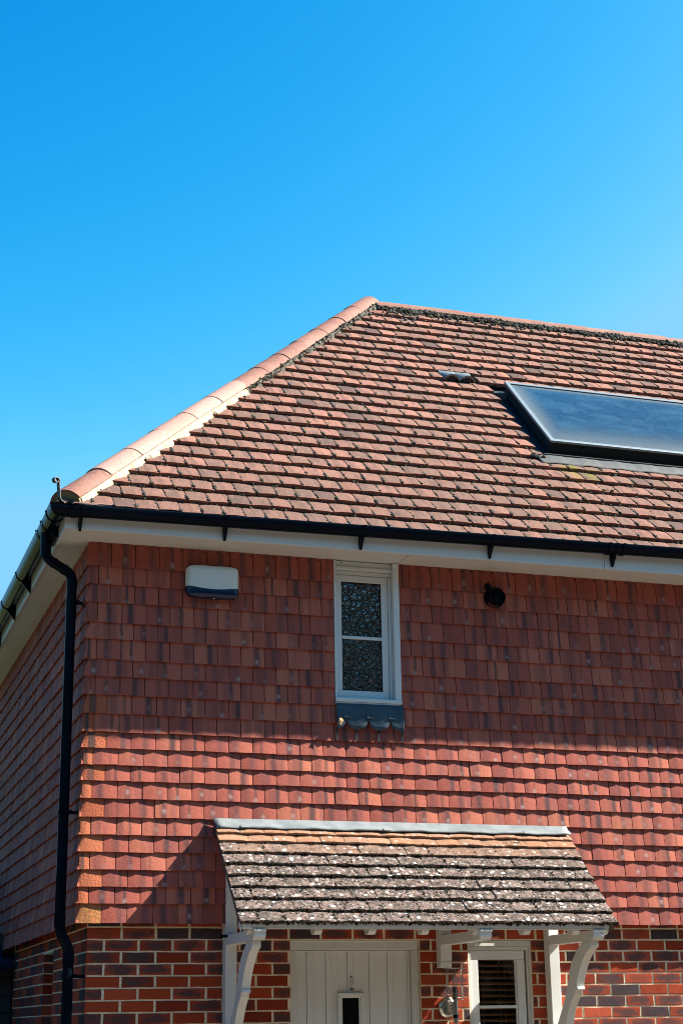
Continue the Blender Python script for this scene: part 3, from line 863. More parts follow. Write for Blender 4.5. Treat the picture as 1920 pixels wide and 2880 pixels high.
mb = MB(); frame(mb, 2.178, 2.199, 3.80, 4.710, .010, .040, .10); mb.build('frame', MT['upvc'], win, bevel=.002)
mb = MB(); frame(mb, 1.8285, 2.1265 - .0, 3.872, 4.661, .0045, .058, .07); mb.build('gasket', MT['dark'], win)
mb = MB(); mb.box((1.83, .066, 3.875), (2.125, .074, 4.66)); mb.build('pane', MT['oglass'], win)
mb = MB(); mb.box((1.829, .052, 4.243), (2.127, .066, 4.265)); mb.build('glazing_bar', MT['upvc'], win, bevel=.003)
mb = MB(); mb.box((1.757, -.012, 3.779), (2.246, .10, 3.806)); mb.box((1.757, -.006, 3.768), (2.236, .08, 3.778)); mb.build('sill', MT['upvc'], win, bevel=.003)
mb = MB()   # small pink cup standing behind the glass, seen through it as a blurred spot
mb.tube([(1.99, .0655, 3.883), (1.99, .0655, 3.893)], [.016, .017], 10)
# lead apron with scalloped edge
ap = []; n = 0
xl, xr = 1.757, 2.249
pts = []
def scal(x):
    # lobes hang between the rolled cuts
    c = [1.822, 1.985, 2.148]; cuts = [1.822, 1.985, 2.148]
    lob = [(1.74, .082), (1.9035, .078), (2.0665, .078), (2.23, .082)]
    z = 3.665
    for cx, r in lob:
        d = abs(x - cx)
        if d < r: z = min(z, 3.662 - .080 * math.sqrt(max(0, 1 - (d / r) ** 2)) ** .8)
    return z
N_ = 72; vs = []
for i in range(N_ + 1):
    x = xl + (xr - xl) * i / N_; zb = scal(x)
    for j in range(7):
        t = j / 6; z = 3.765 + (zb - 3.765) * t
        y = -.016 - .012 * t - .006 * math.sin(PI * t) + .003 * math.sin(x * 38)
        vs.append(V3((x, y, z)))
fs = [(i * 7 + j, i * 7 + j + 1, i * 7 + j + 8, i * 7 + j + 7) for i in range(N_) for j in range(6)]
mb2 = MB(); mb2.add(vs, fs, smooth=True)
apron = mb2.build('lead_apron', MT['dlead'], win)
so = apron.modifiers.new('thick', 'SOLIDIFY'); so.thickness = .003; so.offset = -1
for cx in (1.822, 1.985, 2.148):
    mb2 = MB(); mb2.tube([(cx - .008, -.031, 3.668), (cx + .038, -.030, 3.665)], [.0075, .0065], 12, caps=False); mb2.tube([(cx - .012, -.032, 3.669), (cx + .0, -.031, 3.668)], [.010, .0075], 12)
    mb2.build('lead_roll', MT['dlead'], apron)
for x, w, z0, z1 in ((1.763, .012, 3.51, 3.60), (1.905, .016, 3.51, 3.59), (2.068, .015, 3.51, 3.59), (2.24, .014, 3.51, 3.59)):
    mb2 = MB(); mb2.box((x - w / 2, -.0068, z0), (x + w / 2, -.0035, z1)); mb2.build('lead_soaker', MT['tray'], apron)
mb2 = MB(); vs = [V3((1.772, -.038, 3.66)), V3((1.792, -.040, 3.655)), V3((1.798, -.046, 3.635)), V3((1.776, -.044, 3.602)), V3((1.764, -.040, 3.615)), V3((1.77, -.050, 3.64))]
mb2.add(vs, [(0, 5, 1), (1, 5, 2), (2, 5, 3), (3, 5, 4), (4, 5, 0), (0, 1, 2, 3, 4)])
MT['leaf'] = flat('dry_leaf', (.42, .24, .12), .8, 0, .004, 90)
o = mb2.build('dry_leaf', MT['leaf']); o['label'] = 'dead brown leaf caught on the blue lead scallops under the upstairs window'; o['category'] = 'leaf'

# ------------------------------------------------------------------ front door
mb = MB()
mb.box((DX0, .115, 2.115), (DX1, .20, 2.176)); mb.box((DX0, .115, .02), (DX0 + .044, .20, 2.114)); mb.box((DX1 - .050, .115, .02), (DX1, .20, 2.114))
mb.box((DX0 + .0, .104, 2.166), (DX1 + .006, .114, 2.178))
door = mb.build('front_door', MT['cream_paint'], house, bevel=.003)
mb = MB(); xs = [1.4935, 1.578, 1.616, 1.711, 1.749, 1.864, 1.902, 2.018, 2.058, 2.148, 2.184, 2.291, 2.3095]
gx0, gx1, gz0, gz1 = 1.795, 1.966, 1.18, 1.832
for i in range(len(xs) - 1):
    up = i % 2 == 1; y0 = .151 if up else .158
    top = 2.103 if up else 2.1105
    a, b = xs[i] + .0007, xs[i + 1] - .0007
    for (p, q) in ([(a, b)] if (b <= gx0 or a >= gx1) else [(a, min(b, gx0))] * (a < gx0) + [(max(a, gx1), b)] * (b > gx1)):
        if q - p > .002: mb.box((p, y0, .05), (q, .19, top))
    if a < gx1 and b > gx0:
        p, q = max(a, gx0), min(b, gx1)
        mb.box((p, y0, gz1), (q, .19, top)); mb.box((p, y0, .05), (q, .19, gz0))
mb.box((1.494, .152, 2.104), (2.31, .157, 2.1125))
mb.build('door_leaf', MT['white'], door, bevel=.002)
mb = MB(); frame(mb, 1.788, 1.973, 1.17, 1.840, .022, .132, .16); frame(mb, 1.806, 1.955, 1.19, 1.822, .016, .141, .165); mb.build('glass_surround', MT['white'], door, bevel=.004)
mb = MB(); mb.box((1.82, .155, 1.2), (1.942, .160, 1.808)); mb.build('pane', flat('dark_glass', (.006, .007, .008), .05, spec=.6), door)
mb = MB(); mb.box((1.876, .140, 1.852), (1.900, .1505, 1.87)); k_ = []
for i in range(20):
    a = 2 * PI * i / 20; k_.append((1.888 + .0085 * math.cos(a), .142, 1.912 + .028 * math.sin(a)))
mb.tube(k_ + [k_[0], k_[1]], .0022, 8, caps=False); mb.box((1.880, .144, 1.937), (1.896, .151, 1.945)); mb.build('knocker', MT['steel'], door)

# ------------------------------------------------------------------ ground-floor window
mb = MB()
frame(mb, WX0, WX1, WB, 2.135, .024, .112, .20); mb.box((WX0 - .004, .098, 2.137), (WX1 + .006, .20, 2.176)); mb.box((WX0 + .002, .106, 2.118), (WX1 - .002, .111, 2.136))
mb.box((WX1 - .010, .097, WB), (WX1 + .003, .111, 2.136))
sw = mb.build('window', MT['cream_paint'], house, bevel=.002)
mb = MB(); frame(mb, 2.7405, 3.149, WB + .028, 2.110, .060, .125, .18); mb.build('sash', MT['upvc'], sw, bevel=.004)
mb = MB(); mb.box((2.801, .130, 1.727), (3.088, .143, 1.747)); mb.box((3.078, .131, WB + .1), (3.086, .140, 2.05)); mb.build('glazing_bar', MT['upvc'], sw, bevel=.003)
mb = MB(); mb.box((2.80, .145, WB + .088), (3.089, .149, 2.05)); mb.build('pane', MT['glass'], sw)
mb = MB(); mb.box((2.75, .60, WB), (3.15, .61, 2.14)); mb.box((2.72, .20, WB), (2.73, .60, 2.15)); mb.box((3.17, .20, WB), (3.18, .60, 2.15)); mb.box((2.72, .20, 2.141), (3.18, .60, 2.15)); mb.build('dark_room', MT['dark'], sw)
mb = MB(); z = 2.045
while z > WB + .09:
    q = [V3((2.79, .190, z)), V3((3.10, .190, z)), V3((3.10, .222, z + .016)), V3((2.79, .222, z + .016))]
    mb.add(q + [p + Z * .003 for p in q], [(3, 2, 1, 0), (4, 5, 6, 7), (0, 1, 5, 4), (1, 2, 6, 5), (2, 3, 7, 6), (3, 0, 4, 7)]); z -= .0405
mb.tube([(2.855, .186, WB + .09), (2.855, .186, 2.05)], .0012, 6); mb.tube([(3.02, .186, WB + .09), (3.02, .186, 2.05)], .0012, 6)
mb.build('blind', MT['blind'], sw)
mb = MB(); k_ = [(2.805 + .0075 * math.cos(2 * PI * i / 16), .096, 2.156 + .0085 * math.sin(2 * PI * i / 16)) for i in range(18)]
mb.tube(k_, .0014, 6, caps=False); mb.tube([(2.805, .096, 2.1475), (2.805, .10, 2.1475)], .002, 6); mb.build('hook_ring', MT['iron'], sw)

# ------------------------------------------------------------------ porch canopy
canopy = thing('porch_canopy', 'lean-to porch canopy with lichen covered tiles on white timber brackets over the front door', 'canopy', (2.18, 0, 2.2))
CX0, CX1 = .897, 3.462
cE = V3((CX0, -.712, 2.252)); cT = V3((CX0, -.035, 2.905))
cV = (cT - cE); CL = cV.length; cV.normalize(); cN = V3((0, -cV.z, cV.y)); cU = V3((1, 0, 0))
cg = (CL - .045) / 8
mb = MB(); cm = MB()
def cp(x, s, n=0.0): return V3((x, cE.y, cE.z)) + cV * s + cN * n
for k in range(9):
    s0 = k * cg if k < 8 else 8 * cg - .035
    a, b = CX0, CX1; offs = (.12 if k % 2 == 0 else .205) % .1655
    js = [a]; x = a + offs
    if k == 8: x = a + .155
    if offs < .09 and k != 8: x += .1655
    while x < b - .07: js.append(x); x += .1655
    js.append(b)
    grown = min(1, max(0, (7.2 - k) / 2.2)) if k < 8 else 0
    for q in range(len(js) - 1):
        g = max(0, min(1, grown + uni(-.12, .12))) if grown > 0 else uni(0, .1)
        nb = uni(-.003, .003) + (.006 if k == 8 else 0)
        L = cg + .03 if k < 8 else .075
        tile(mb, cp(js[q], s0 + uni(-.004, .004)), cU, cV, cN, js[q + 1] - js[q], L, .018, .004, nb, nb - .0205 * L / cg, (rnd(), g), nu=6, nv=2, gap=.0015,
             roll=uni(-.004, .004), skew=uni(-.005, .005), vshow=cg, wob=.002 + .003 * g, lb=.002)
        if grown > .05:
            for _ in range(int(40 * grown)):
                cm.lump(cp(js[q] + rnd() * (js[q + 1] - js[q]), s0 + random.gauss(-.002, .0035), uni(-.019, .0)), uni(.003, .0095), cN, .8, (rnd() * .8, rnd()))
            if q and rnd() < .75:
                for _ in range(int(9 * grown * rnd())): cm.lump(cp(js[q] + uni(-.006, .006), s0 + rnd() * cg * .9, .002 - .010 * rnd()), uni(.003, .008), cN, .75, (rnd(), rnd()))
            for _ in range(int(9 * grown)):
                cm.lump(cp(js[q] + rnd() * (js[q + 1] - js[q]), s0 + rnd() * cg, -.004 - .008 * rnd()), uni(.002, .0055), cN, .45, (rnd(), rnd() * .9))
# undereaves course
x = CX0 + .05
while x < CX1 - .05:
    tile(mb, cp(x, .006, -.0165), cU, cV, cN, .163, .12, .013, .002, 0, -.004, (rnd(), .2), nu=3, nv=1); x += .1655
for _ in range(70):
    cm.lump(cp(uni(CX0, CX1), uni(-.008, .002), -.02), uni(.004, .011), cN, .9, (rnd() * .3, rnd()))
for _ in range(50): cm.lump(cp(uni(2.93, 3.06), 7 * cg + uni(-.004, .05), uni(-.012, .0)), uni(.003, .007), cN, .7, (.5, 1.0))
ct_ = mb.build('canopy_roof', [MT['cn']], canopy)
o = cm.build('moss', MT['cmoss'], ct_); o['kind'] = 'stuff'
# lead flashing over the top course
mb = MB(); ns = 60; vs = []
for i in range(ns + 1):
    x = CX0 - .002 + (CX1 - CX0 + .004) * i / ns
    w1 = .0025 * math.sin(x * 17) + .0015 * math.sin(x * 41)
    vs += [V3((x, -.006, 2.956)), V3((x, -.022, 2.930 + w1)), cp(x, CL - .012, .020 + w1), cp(x, CL - .040 + w1, .019 + w1), cp(x, CL - .0405 + w1, .012)]
mb.add(vs, [(i * 5 + j, i * 5 + j + 1, i * 5 + j + 6, i * 5 + j + 5) for i in range(ns) for j in range(4)], smooth=True)
fl = mb.build('lead_flashing', MT['lead'], canopy); so = fl.modifiers.new('t', 'SOLIDIFY'); so.thickness = .0022
for x in (1.06, 2.06, 3.10):
    mb = MB(); mb.add([cp(x, CL - .046, .026), cp(x + .055, CL - .046, .026), cp(x + .050, CL - .018, .027), cp(x + .004, CL - .018, .027)] + [cp(x, CL - .046, .022), cp(x + .055, CL - .046, .022), cp(x + .050, CL - .018, .022), cp(x + .004, CL - .018, .022)],
        [(0, 1, 2, 3), (4, 7, 6, 5), (0, 4, 5, 1), (1, 5, 6, 2), (2, 6, 7, 3), (3, 7, 4, 0)]); mb.build('lead_clip', MT['lead'], fl, bevel=.0015)
mb = MB(); mb.add([V3((CX0 - .004, -.004, 2.972)), V3((CX0 - .004, -.02, 2.94)), V3((CX0 - .004, -.075, 2.878)), V3((CX0 - .004, -.045, 2.84)), V3((CX0 - .004, -.004, 2.83))] + [V3((CX0 + .001, -.004, 2.972)), V3((CX0 + .001, -.02, 2.94)), V3((CX0 + .001, -.075, 2.878)), V3((CX0 + .001, -.045, 2.84)), V3((CX0 + .001, -.004, 2.83))],
    [(0, 1, 2, 3, 4), (9, 8, 7, 6, 5)] + [(i, 5 + i, 5 + (i + 1) % 5, (i + 1) % 5) for i in range(5)]); mb.build('flashing_end', MT['tray'], fl)
# verge boards (weathered undercloak), rafters, front board
def slab(mb, x0, x1, s0, s1, n0, n1, mi=0):
    q = [cp(x0, s0, n0), cp(x1, s0, n0), cp(x1, s1, n0), cp(x0, s1, n0), cp(x0, s0, n1), cp(x1, s0, n1), cp(x1, s1, n1), cp(x0, s1, n1)]
    mb.add(q, [(3, 2, 1, 0), (4, 5, 6, 7), (0, 1, 5, 4), (1, 2, 6, 5), (2, 3, 7, 6), (3, 0, 4, 7)], mi=mi)
for x0, x1 in ((CX0 + .012, CX0 + .05), (CX1 - .05, CX1 - .012)):
    mb = MB(); slab(mb, x0, x1, .01, CL - .01, -.075, -.030); mb.build('verge_board', MT['wood'], canopy, bevel=.002)
mb = MB(); slab(mb, CX0 + .051, CX1 - .051, .03, CL - .018, -.052, -.038); mb.build('roof_boarding', MT['cream_paint'], canopy)
for x in (CX0 + .055, 1.385, 1.74, 2.095, 2.45, 2.80, 3.15, CX1 - .105):
    mb = MB(); mb.prism([(-.665, 2.196), (-.640, 2.176), (-.59, 2.176), (-.05, 2.72), (-.05, 2.80), (-.665, 2.225)], 'x', x, x + .05); mb.build('rafter', MT['white'], canopy, bevel=.002)
mb = MB(); mb.box((.975, -.692, 2.214), (3.40, -.668, 2.245)); mb.box((.972, -.684, 2.205), (3.395, -.667, 2.2135)); mb.build('front_board', MT['cream_paint'], canopy, bevel=.002)
mb = MB(); mb.box((CX0 + .014, -.690, 2.206), (.974, -.668, 2.238)); mb.build('front_board', MT['white'], canopy, bevel=.002)
mb = MB(); mb.add([V3((.905, -.675, 2.275)), V3((.888, -.69, 2.235)), V3((.905, -.69, 2.188)), V3((.918, -.675, 2.235))] + [V3((.915, -.64, 2.275)), V3((.898, -.64, 2.235)), V3((.915, -.64, 2.188)), V3((.928, -.64, 2.235))],
   [(0, 1, 2, 3), (7, 6, 5, 4), (0, 4, 5, 1), (1, 5, 6, 2), (2, 6, 7, 3), (3, 7, 4, 0)]); mb.build('verge_stop', MT['upvc'], canopy)

def arc(c, r, a0, a1, n=9): return [(c[0] + r * math.cos(R(a0 + (a1 - a0) * i / n)), c[1] + r * math.sin(R(a0 + (a1 - a0) * i / n))) for i in range(n + 1)]
def bracket(x0, x1, ztop, zbot, full):
    mb = MB()
    if full: mb.box((x0, .0, zbot), (x1, .086, ztop))
    else:
        mb.prism([(.086, zbot), (.012, zbot), (.0, zbot + .035), (.006, zbot + .036), (.006, zbot + .052), (0, zbot + .054), (0, ztop), (.086, ztop)], 'x', x0, x1)
    br = mb.build('bracket_post', MT['white'], canopy, bevel=.003)
    mb = MB()   # beam with a moulded end (y, z)
    mb.prism([(-.002, 2.140), (-.64, 2.140), (-.668, 2.143), (-.672, 2.152), (-.685, 2.156), (-.690, 2.168), (-.690, 2.190), (-.700, 2.193), (-.700, 2.2045), (-.002, 2.2045)], 'x', x0 + .003, x1 + .004)
    mb.build('bracket_beam', MT['white'], br, bevel=.002)
    if full:
        def bz(p0, p1, p2, n=12): return [tuple(p0[i] * (1 - t) ** 2 + 2 * p1[i] * t * (1 - t) + p2[i] * t * t for i in (0, 1)) for t in [k / n for k in range(n + 1)]]
        up = bz((-.600, 2.092), (-.455, 2.03), (-.372, 1.858))
        lo = bz((-.345, 1.808), (-.20, 1.72), (-.148, 1.50)) + bz((-.14, 1.47), (-.08, 1.40), (-.0, 1.33))[1:]
        inn = bz((-.0, 1.56), (-.22, 1.80), (-.255, 1.90), 6) + [(-.272, 1.90), (-.272, 1.925)] + bz((-.262, 1.93), (-.33, 2.06), (-.50, 2.1385), 8)[0:]
        pl = [(-.622, 2.1385), (-.626, 2.112), (-.616, 2.094)] + up + [(-.386, 1.856), (-.388, 1.836), (-.352, 1.832)] + lo + inn
        mb = MB(); mb.prism(pl, 'x', x0 + .010, x1 - .010)
        mb.build('bracket_brace', MT['white'], br, bevel=.002)
bracket(.983, 1.059, 2.62, 1.25, True); bracket(3.283, 3.359, 2.62, 1.25, True); bracket(2.480, 2.560, 2.62, 1.993, False)
mb = MB(); mb.tube([(.955, -.012, 2.196), (1.05, -.075, 2.196)], .009, 10); mb.tube([(1.05, -.075, 2.188), (1.053, -.077, 2.222)], .011, 10); mb.tube([(.945, -.01, 2.196), (.957, -.013, 2.196)], .014, 10); mb.build('iron_bolt', MT['black'], canopy)

# ------------------------------------------------------------------ alarm box
alarm = thing('alarm_box', 'cream burglar alarm box with a dark blue lower edge on the shaded tile hanging', 'alarm box', (.865, 0, 4.45))
def rounded_panel(mb, top, bot, xc, hw, y0, y1, n=36, mi=0):
    pass
def outline(x, lo=True): return None
xa, xb = .679, 1.053; cx = (xa + xb) / 2
def alarm_mesh(name, mat, zlo, zhi, parent):
    mb = MB(); nx, nz = 28, 14; vs = []; back = []
    for j in range(nz + 1):
        for i in range(nx + 1):
            u = -1 + 2 * i / nx
            zz0, zz1 = zlo(u), zhi(u); z = zz0 + (zz1 - zz0) * j / nz
            # whole-body silhouette rounding
            T = (z - 4.445) / (4.684 - 4.445) * 2 - 1
            hw = (xb - xa) / 2 * (1 - .10 * max(0, abs(T) - .80) / .2 * max(0, abs(T) - .80) / .2)
            x = cx + u * hw
            dep = .050 * (1 - abs(u) ** 7) ** .5 * (1 - abs(max(-1, min(1, T))) ** 7) ** .5
            vs.append(V3((x, -.022 - dep, z))); back.append(V3((x, -.004, z)))
    k = nx + 1
    fs = [(j * k + i, j * k + i + 1, (j + 1) * k + i + 1, (j + 1) * k + i) for j in range(nz) for i in range(nx)]
    mb.add(vs, fs, smooth=True)
    rim = [i for i in range(k)] + [j * k + nx for j in range(1, nz + 1)] + [nz * k + i for i in range(nx - 1, -1, -1)] + [j * k for j in range(nz - 1, 0, -1)]
    a = [vs[i] for i in rim]; b = [back[i] for i in rim]; m = len(rim)
    mb.add(a + b, [(i, m + i, m + (i + 1) % m, (i + 1) % m) for i in range(m)], smooth=False)
    mb.add(b, [tuple(range(m))])
    return mb.build(name, mat, parent)
zt_ = lambda u: 4.684 - .020 * abs(u) ** 2.2 - .014 * max(0, abs(u) - .9) / .1
zm_ = lambda u: 4.507 + .022 * u * u
zb_ = lambda u: 4.449 + .014 * abs(u) ** 2.5 + .020 * max(0, abs(u) - .86) / .14
alarm_mesh('cover', MT['cream_pl'], zm_, zt_, alarm)
alarm_mesh('blue_base', MT['blue'], zb_, lambda u: zm_(u) - .0005, alarm)
mb = MB(); mb.lump((cx + .004, -.050, 4.446), .009, Z, .8); mb.build('screw', MT['steel'], alarm)

# ------------------------------------------------------------------ flue outlet
vent = thing('round_vent_outlet', 'round black extract vent outlet high on the tile hanging right of the upstairs window', 'vent', (2.985, 0, 4.6))
mb = MB(); fx, fz = 2.985, 4.592
mb.tube([(fx, .0, fz + .01), (fx, -.028, fz + .004), (fx, -.030, fz)], [.078, .076, .066], 32)
mb.tube([(fx - .004, -.03, fz), (fx, -.085, fz - .006)], .058, 32, caps=False)
mb.tube([(fx - .004, -.03, fz), (fx, -.084, fz - .006)], .052, 32, caps=False)
mb.lump((fx - .05, -.012, fz + .085), .03, Yo, .5)
mb.build('collar', MT['black'], vent)
mb = MB(); mb.tube([(fx, -.034, fz), (fx, -.036, fz)], .055, 24); mb.build('flue_opening', MT['dark'], vent)
mb = MB(); k_ = []
for r in (.018, .036):
    mb.tube([(fx + r * math.cos(2 * PI * i / 20), -.078, fz - .005 + r * math.sin(2 * PI * i / 20)) for i in range(22)], .0022, 6, caps=False)
for a in range(4):
    mb.tube([(fx + .052 * math.cos(a * PI / 4), -.078, fz - .005 + .052 * math.sin(a * PI / 4)), (fx - .052 * math.cos(a * PI / 4), -.078, fz - .005 - .052 * math.sin(a * PI / 4))], .002, 6)
mb.build('guard', MT['black'], vent)

# ------------------------------------------------------------------ wall lamp
lamp = thing('wall_lamp', 'steel wall lantern with caged glass cylinder between the door and the small window', 'lamp', (2.555, .09, 1.735))
mb = MB(); px_, pz = 2.549, 1.735
mb.tube([(px_, .088, pz), (px_, .070, pz), (px_, .060, pz)], [.069, .069, .050], 32); mb.tube([(px_ - .045, .066, pz), (px_ - .045, .058, pz)], .005, 10)
mb.build('back_plate', MT['steel'], lamp)
LX, LY = 2.572, .0
mb = MB(); mb.tube([(px_ - .004, .062, pz + .006), (LX, LY, pz + .014)], .007, 10); mb.tube([(px_ - .004, .062, pz - .012), (LX, LY, pz - .012)], .007, 10)
mb.tube([(LX, LY, 1.632), (LX, LY, 1.783)], .0165, 20); mb.build('arm', MT['steel'], lamp)
mb = MB(); mb.tube([(LX, LY, 1.666), (LX, LY, 1.690)], .0171, 20); mb.build('band', MT['black'], lamp)
mb = MB(); mb.tube([(LX, LY, 1.786), (LX, LY, 1.985)], .046, 28, caps=False); mb.build('glass_shade', MT['glass'], lamp)
mb = MB(); mb.tube([(LX, LY, 1.784), (LX, LY, 1.87)], .017, 16); mb.build('lamp_holder', flat('dark_steel', (.10, .10, .10), .35, .8), lamp)
mb = MB()
def ringt(r, z, t=.0022): mb.tube([(LX + r * math.cos(2 * PI * i / 32), LY + r * math.sin(2 * PI * i / 32), z) for i in range(34)], t, 6, caps=False)
ringt(.056, 1.785); ringt(.056, 1.804); ringt(.056, 1.823); ringt(.072, 1.988, .003); ringt(.056, 1.988)
for a in range(6):
    A = a * PI / 3 + .3; mb.tube([(LX + .056 * math.cos(A), LY + .056 * math.sin(A), 1.783), (LX + .056 * math.cos(A), LY + .056 * math.sin(A), 1.993)], .0024, 8)
for a in range(3):
    A = a * PI / 3 + .3; mb.tube([(LX + .056 * math.cos(A), LY + .056 * math.sin(A), 1.785), (LX - .056 * math.cos(A), LY - .056 * math.sin(A), 1.785)], .002, 6)
mb.build('cage', flat('cage_steel', (.42, .41, .39), .3, .9), lamp)
mb = MB(); mb.tube([(LX + .012, .084, 1.99), (LX + .010, .084, 2.15)], .0035, 8); mb.build('cable', MT['black'], lamp)

# ------------------------------------------------------------------ solar collector
sol = thing('solar_collector', 'blue glass solar collector in an aluminium frame sunk into the roof tiles', 'solar panel', tuple(rp(3.95, 1.65, .1)))
H = .088; sx0, sx1, ss0, ss1 = 3.885, 6.25, 1.655, 2.865
def rslab(mb, x0, x1, s0, s1, n0, n1, uvq=None):
    q = [rp(x0, s0, n0), rp(x1, s0, n0), rp(x1, s1, n0), rp(x0, s1, n0), rp(x0, s0, n1), rp(x1, s0, n1), rp(x1, s1, n1), rp(x0, s1, n1)]
    uv = [(0, 0), (1, 0), (1, 1), (0, 1)] * 2
    mb.add(q, [(3, 2, 1, 0), (4, 5, 6, 7), (0, 1, 5, 4), (1, 2, 6, 5), (2, 3, 7, 6), (3, 0, 4, 7)], (.5, .5), uv)
mb = MB(); fw = .040
rslab(mb, sx0, sx1, ss0, ss0 + fw, .066, H); rslab(mb, sx0, sx1, ss1 - fw, ss1, .066, H); rslab(mb, sx0, sx0 + fw, ss0 + fw, ss1 - fw, .066, H); rslab(mb, sx1 - fw, sx1, ss0 + fw, ss1 - fw, .066, H)
mb.build('frame', MT['alu'], sol, bevel=.004)
mb = MB(); rslab(mb, sx0 + fw, sx1 - fw, ss0 + fw, ss1 - fw, .080, H - .008); mb.build('glass', MT['solar'], sol)
mb = MB(); rslab(mb, sx0 + fw - .001, sx1 - fw, ss1 - fw - .008, ss1 - fw + .0005, H - .0075, H + .0008); mb.build('seal', MT['tray'], sol)
mb = MB(); rslab(mb, sx0 + .02, sx1 - .02, ss0 + .015, ss1 - .015, -.03, .065)
for x in (4.20, 5.25): mb.tube([rp(x, ss0 + .014, .03), rp(x, ss0 - .004, .03)], .018, 12)
mb.build('case', MT['dark'], sol)
mb = MB(); rslab(mb, OPX + .003, OPR - .003, OPS0 - .02, OPS1 + .1, -.064, -.050); rslab(mb, OPX + .006, OPX + .09, OPS1 - .14, OPS1 - .125, -.05, -.02)
mb.build('flashing_tray', MT['tray'], sol)
mb = MB(); rslab(mb, OPX + .02, sx0 + .02, ss1 - .10, ss1 - .085, -.05, .012); mb.build('support_rail', MT['alu'], sol)
mb = MB(); vs = []; n = 90; xs0 = 3.73
for i in range(n + 1):
    x = xs0 + (OPR + .06 - xs0) * i / n; wv = .002 * math.sin(x * 23) + .0012 * math.sin(x * 61)
    for s, h in ((OPS0 + .10, -.045), (OPS0 + .035, .006), (OPS0 + .02, .008), (OPS0 - .045, .004), (OPS0 - .105, .004)):
        sag = -(.004 if s < OPS0 else 0)
        vs.append(rp(x, s + (wv * 2 if s < OPS0 - .1 else 0), h + wv + sag))
mb.add(vs, [(i * 5 + j + 1, i * 5 + j, i * 5 + j + 5, i * 5 + j + 6) for i in range(n) for j in range(4)], smooth=True)
ap_ = mb.build('flashing_apron', MT['membrane'], sol); so = ap_.modifiers.new('t', 'SOLIDIFY'); so.thickness = .003
mb = MB(); rslab(mb, 3.80, 5.35, OPS0 + .030, OPS0 + .040, .008, .020); rslab(mb, 5.36, OPR, OPS0 + .022, OPS0 + .032, .008, .020); mb.build('flashing_trim', MT['tray'], sol)

# ------------------------------------------------------------------ garage at the back left
gar = thing('lean_to_outbuilding', 'black boarded outbuilding with a dark blue slate roof against the rear of the side wall', 'outbuilding', (-1.2, 3.8, 0))
mb = MB(); y = 0
for i in range(16):
    z0 = .02 + i * .135
    if z0 + .13 > 2.14: break
    mb.prism([(3.80, z0), (3.82, z0 + .134), (3.84, z0 + .134), (3.84, z0)], 'x', -2.6, .088)
mb.box((-2.6, 3.84, 0), (.088, 5.9, 2.12)); mb.box((-.1, 3.86, .5), (.305, 5.88, 2.42)); mb.build('boarded_wall', MT['blackboard'], gar)
mb = MB()
for i in range(10):
    s = i * .12; y0 = 3.66 + s * .80; z0 = 2.16 + s * .60
    q = [V3((-2.65, y0, z0 + .016)), V3((-.012, y0, z0 + .016)), V3((-.012, y0 + .20, z0 + .155)), V3((-2.65, y0 + .20, z0 + .155))]
    mb.add(q + [p - Z * .012 for p in q], [(0, 1, 2, 3), (7, 6, 5, 4), (0, 4, 5, 1), (1, 5, 6, 2), (2, 6, 7, 3), (3, 7, 4, 0)])
mb.build('slate_roof', MT['slate'], gar)
mb = MB(); mb.tube([(-2.65, 3.66, 2.15), (.075, 3.66, 2.15)], .055, 16); mb.build('gutter', MT['slate'], gar)

# ------------------------------------------------------------------ ground
def stru(mb, name, mat):
    o = mb.build(name, mat); o['kind'] = 'structure'; return o
t = NT('lawn'); n = t.noise(3, 6, .7); m = t.noise(120, 3, .7)
gm = t.fin(t.mix(t.step(m, .4, .7), t.mix(n, (.05, .085, .02), (.09, .12, .035)), (.12, .13, .05)), .95, m, .03)
mb = MB(); mb.box((-150, -150, -.3), (150, 150, 0)); stru(mb, 'ground', gm)
t = NT('block_paving'); br = t.n('ShaderNodeTexBrick'); t.l(t.pos(), br.inputs['Vector'])
br.inputs['Scale'].default_value = 5; br.inputs['Color1'].default_value = (.125, .10, .078, 1); br.inputs['Color2'].default_value = (.15, .12, .094, 1); br.inputs['Mortar'].default_value = (.09, .065, .045, 1)
pm = t.fin(br.outputs[0], .9, t.noise(60), .004)
mb = MB(); mb.box((-8, -9, .004), (14, -.35, .05)); mb.box((-6, -.35, .004), (BX - .02, 3.7, .05)); stru(mb, 'pavement', pm)
mb = MB(); mb.box((-60, -16, .004), (60, -9.02, .012)); stru(mb, 'road', flat('asphalt', (.06, .06, .06), .9, 0, .004, 80))
mb = MB(); mb.box((DX0 - .1, -.30, .051), (DX1 + .1, .10, .12)); o = mb.build('door_step', MT['concrete'], door, bevel=.01)

# unseen trees, added to block sky fill and darken reflections in panes and gutters
mb = MB(); rs = random.Random(5)
for i in range(34000):
    x = rs.uniform(-55, 60); k = math.sin(x * .21) * 1.6 + math.sin(x * .57 + 1) * 1.2
    h = 9.7 + k * .6; z = h * rs.random() ** .9
    y = -16 - rs.uniform(0, 3) - 2.0 * math.sin(x * .33) + 1.4 * abs(z / h - .45)
    n = V3((rs.uniform(-1, 1), rs.uniform(.2, 1.2), rs.uniform(-.6, 1))).normalized(); a = n.orthogonal().normalized(); b = n.cross(a)
    p = V3((x, y, z)) if i % 3 else V3((-13 - rs.uniform(0, 2), x * .42 + 4, z * .75)); q = rs.uniform(.15, .38)
    pts = [p + a * (q * math.cos(t) * rs.uniform(.6, 1.2)) + b * (q * math.sin(t) * rs.uniform(.6, 1.2)) for t in (0, 1.05, 2.1, 3.14, 4.2, 5.2)]
    mb.add(pts, [(0, 1, 2, 3, 4, 5)], (rs.random(), rs.random()))
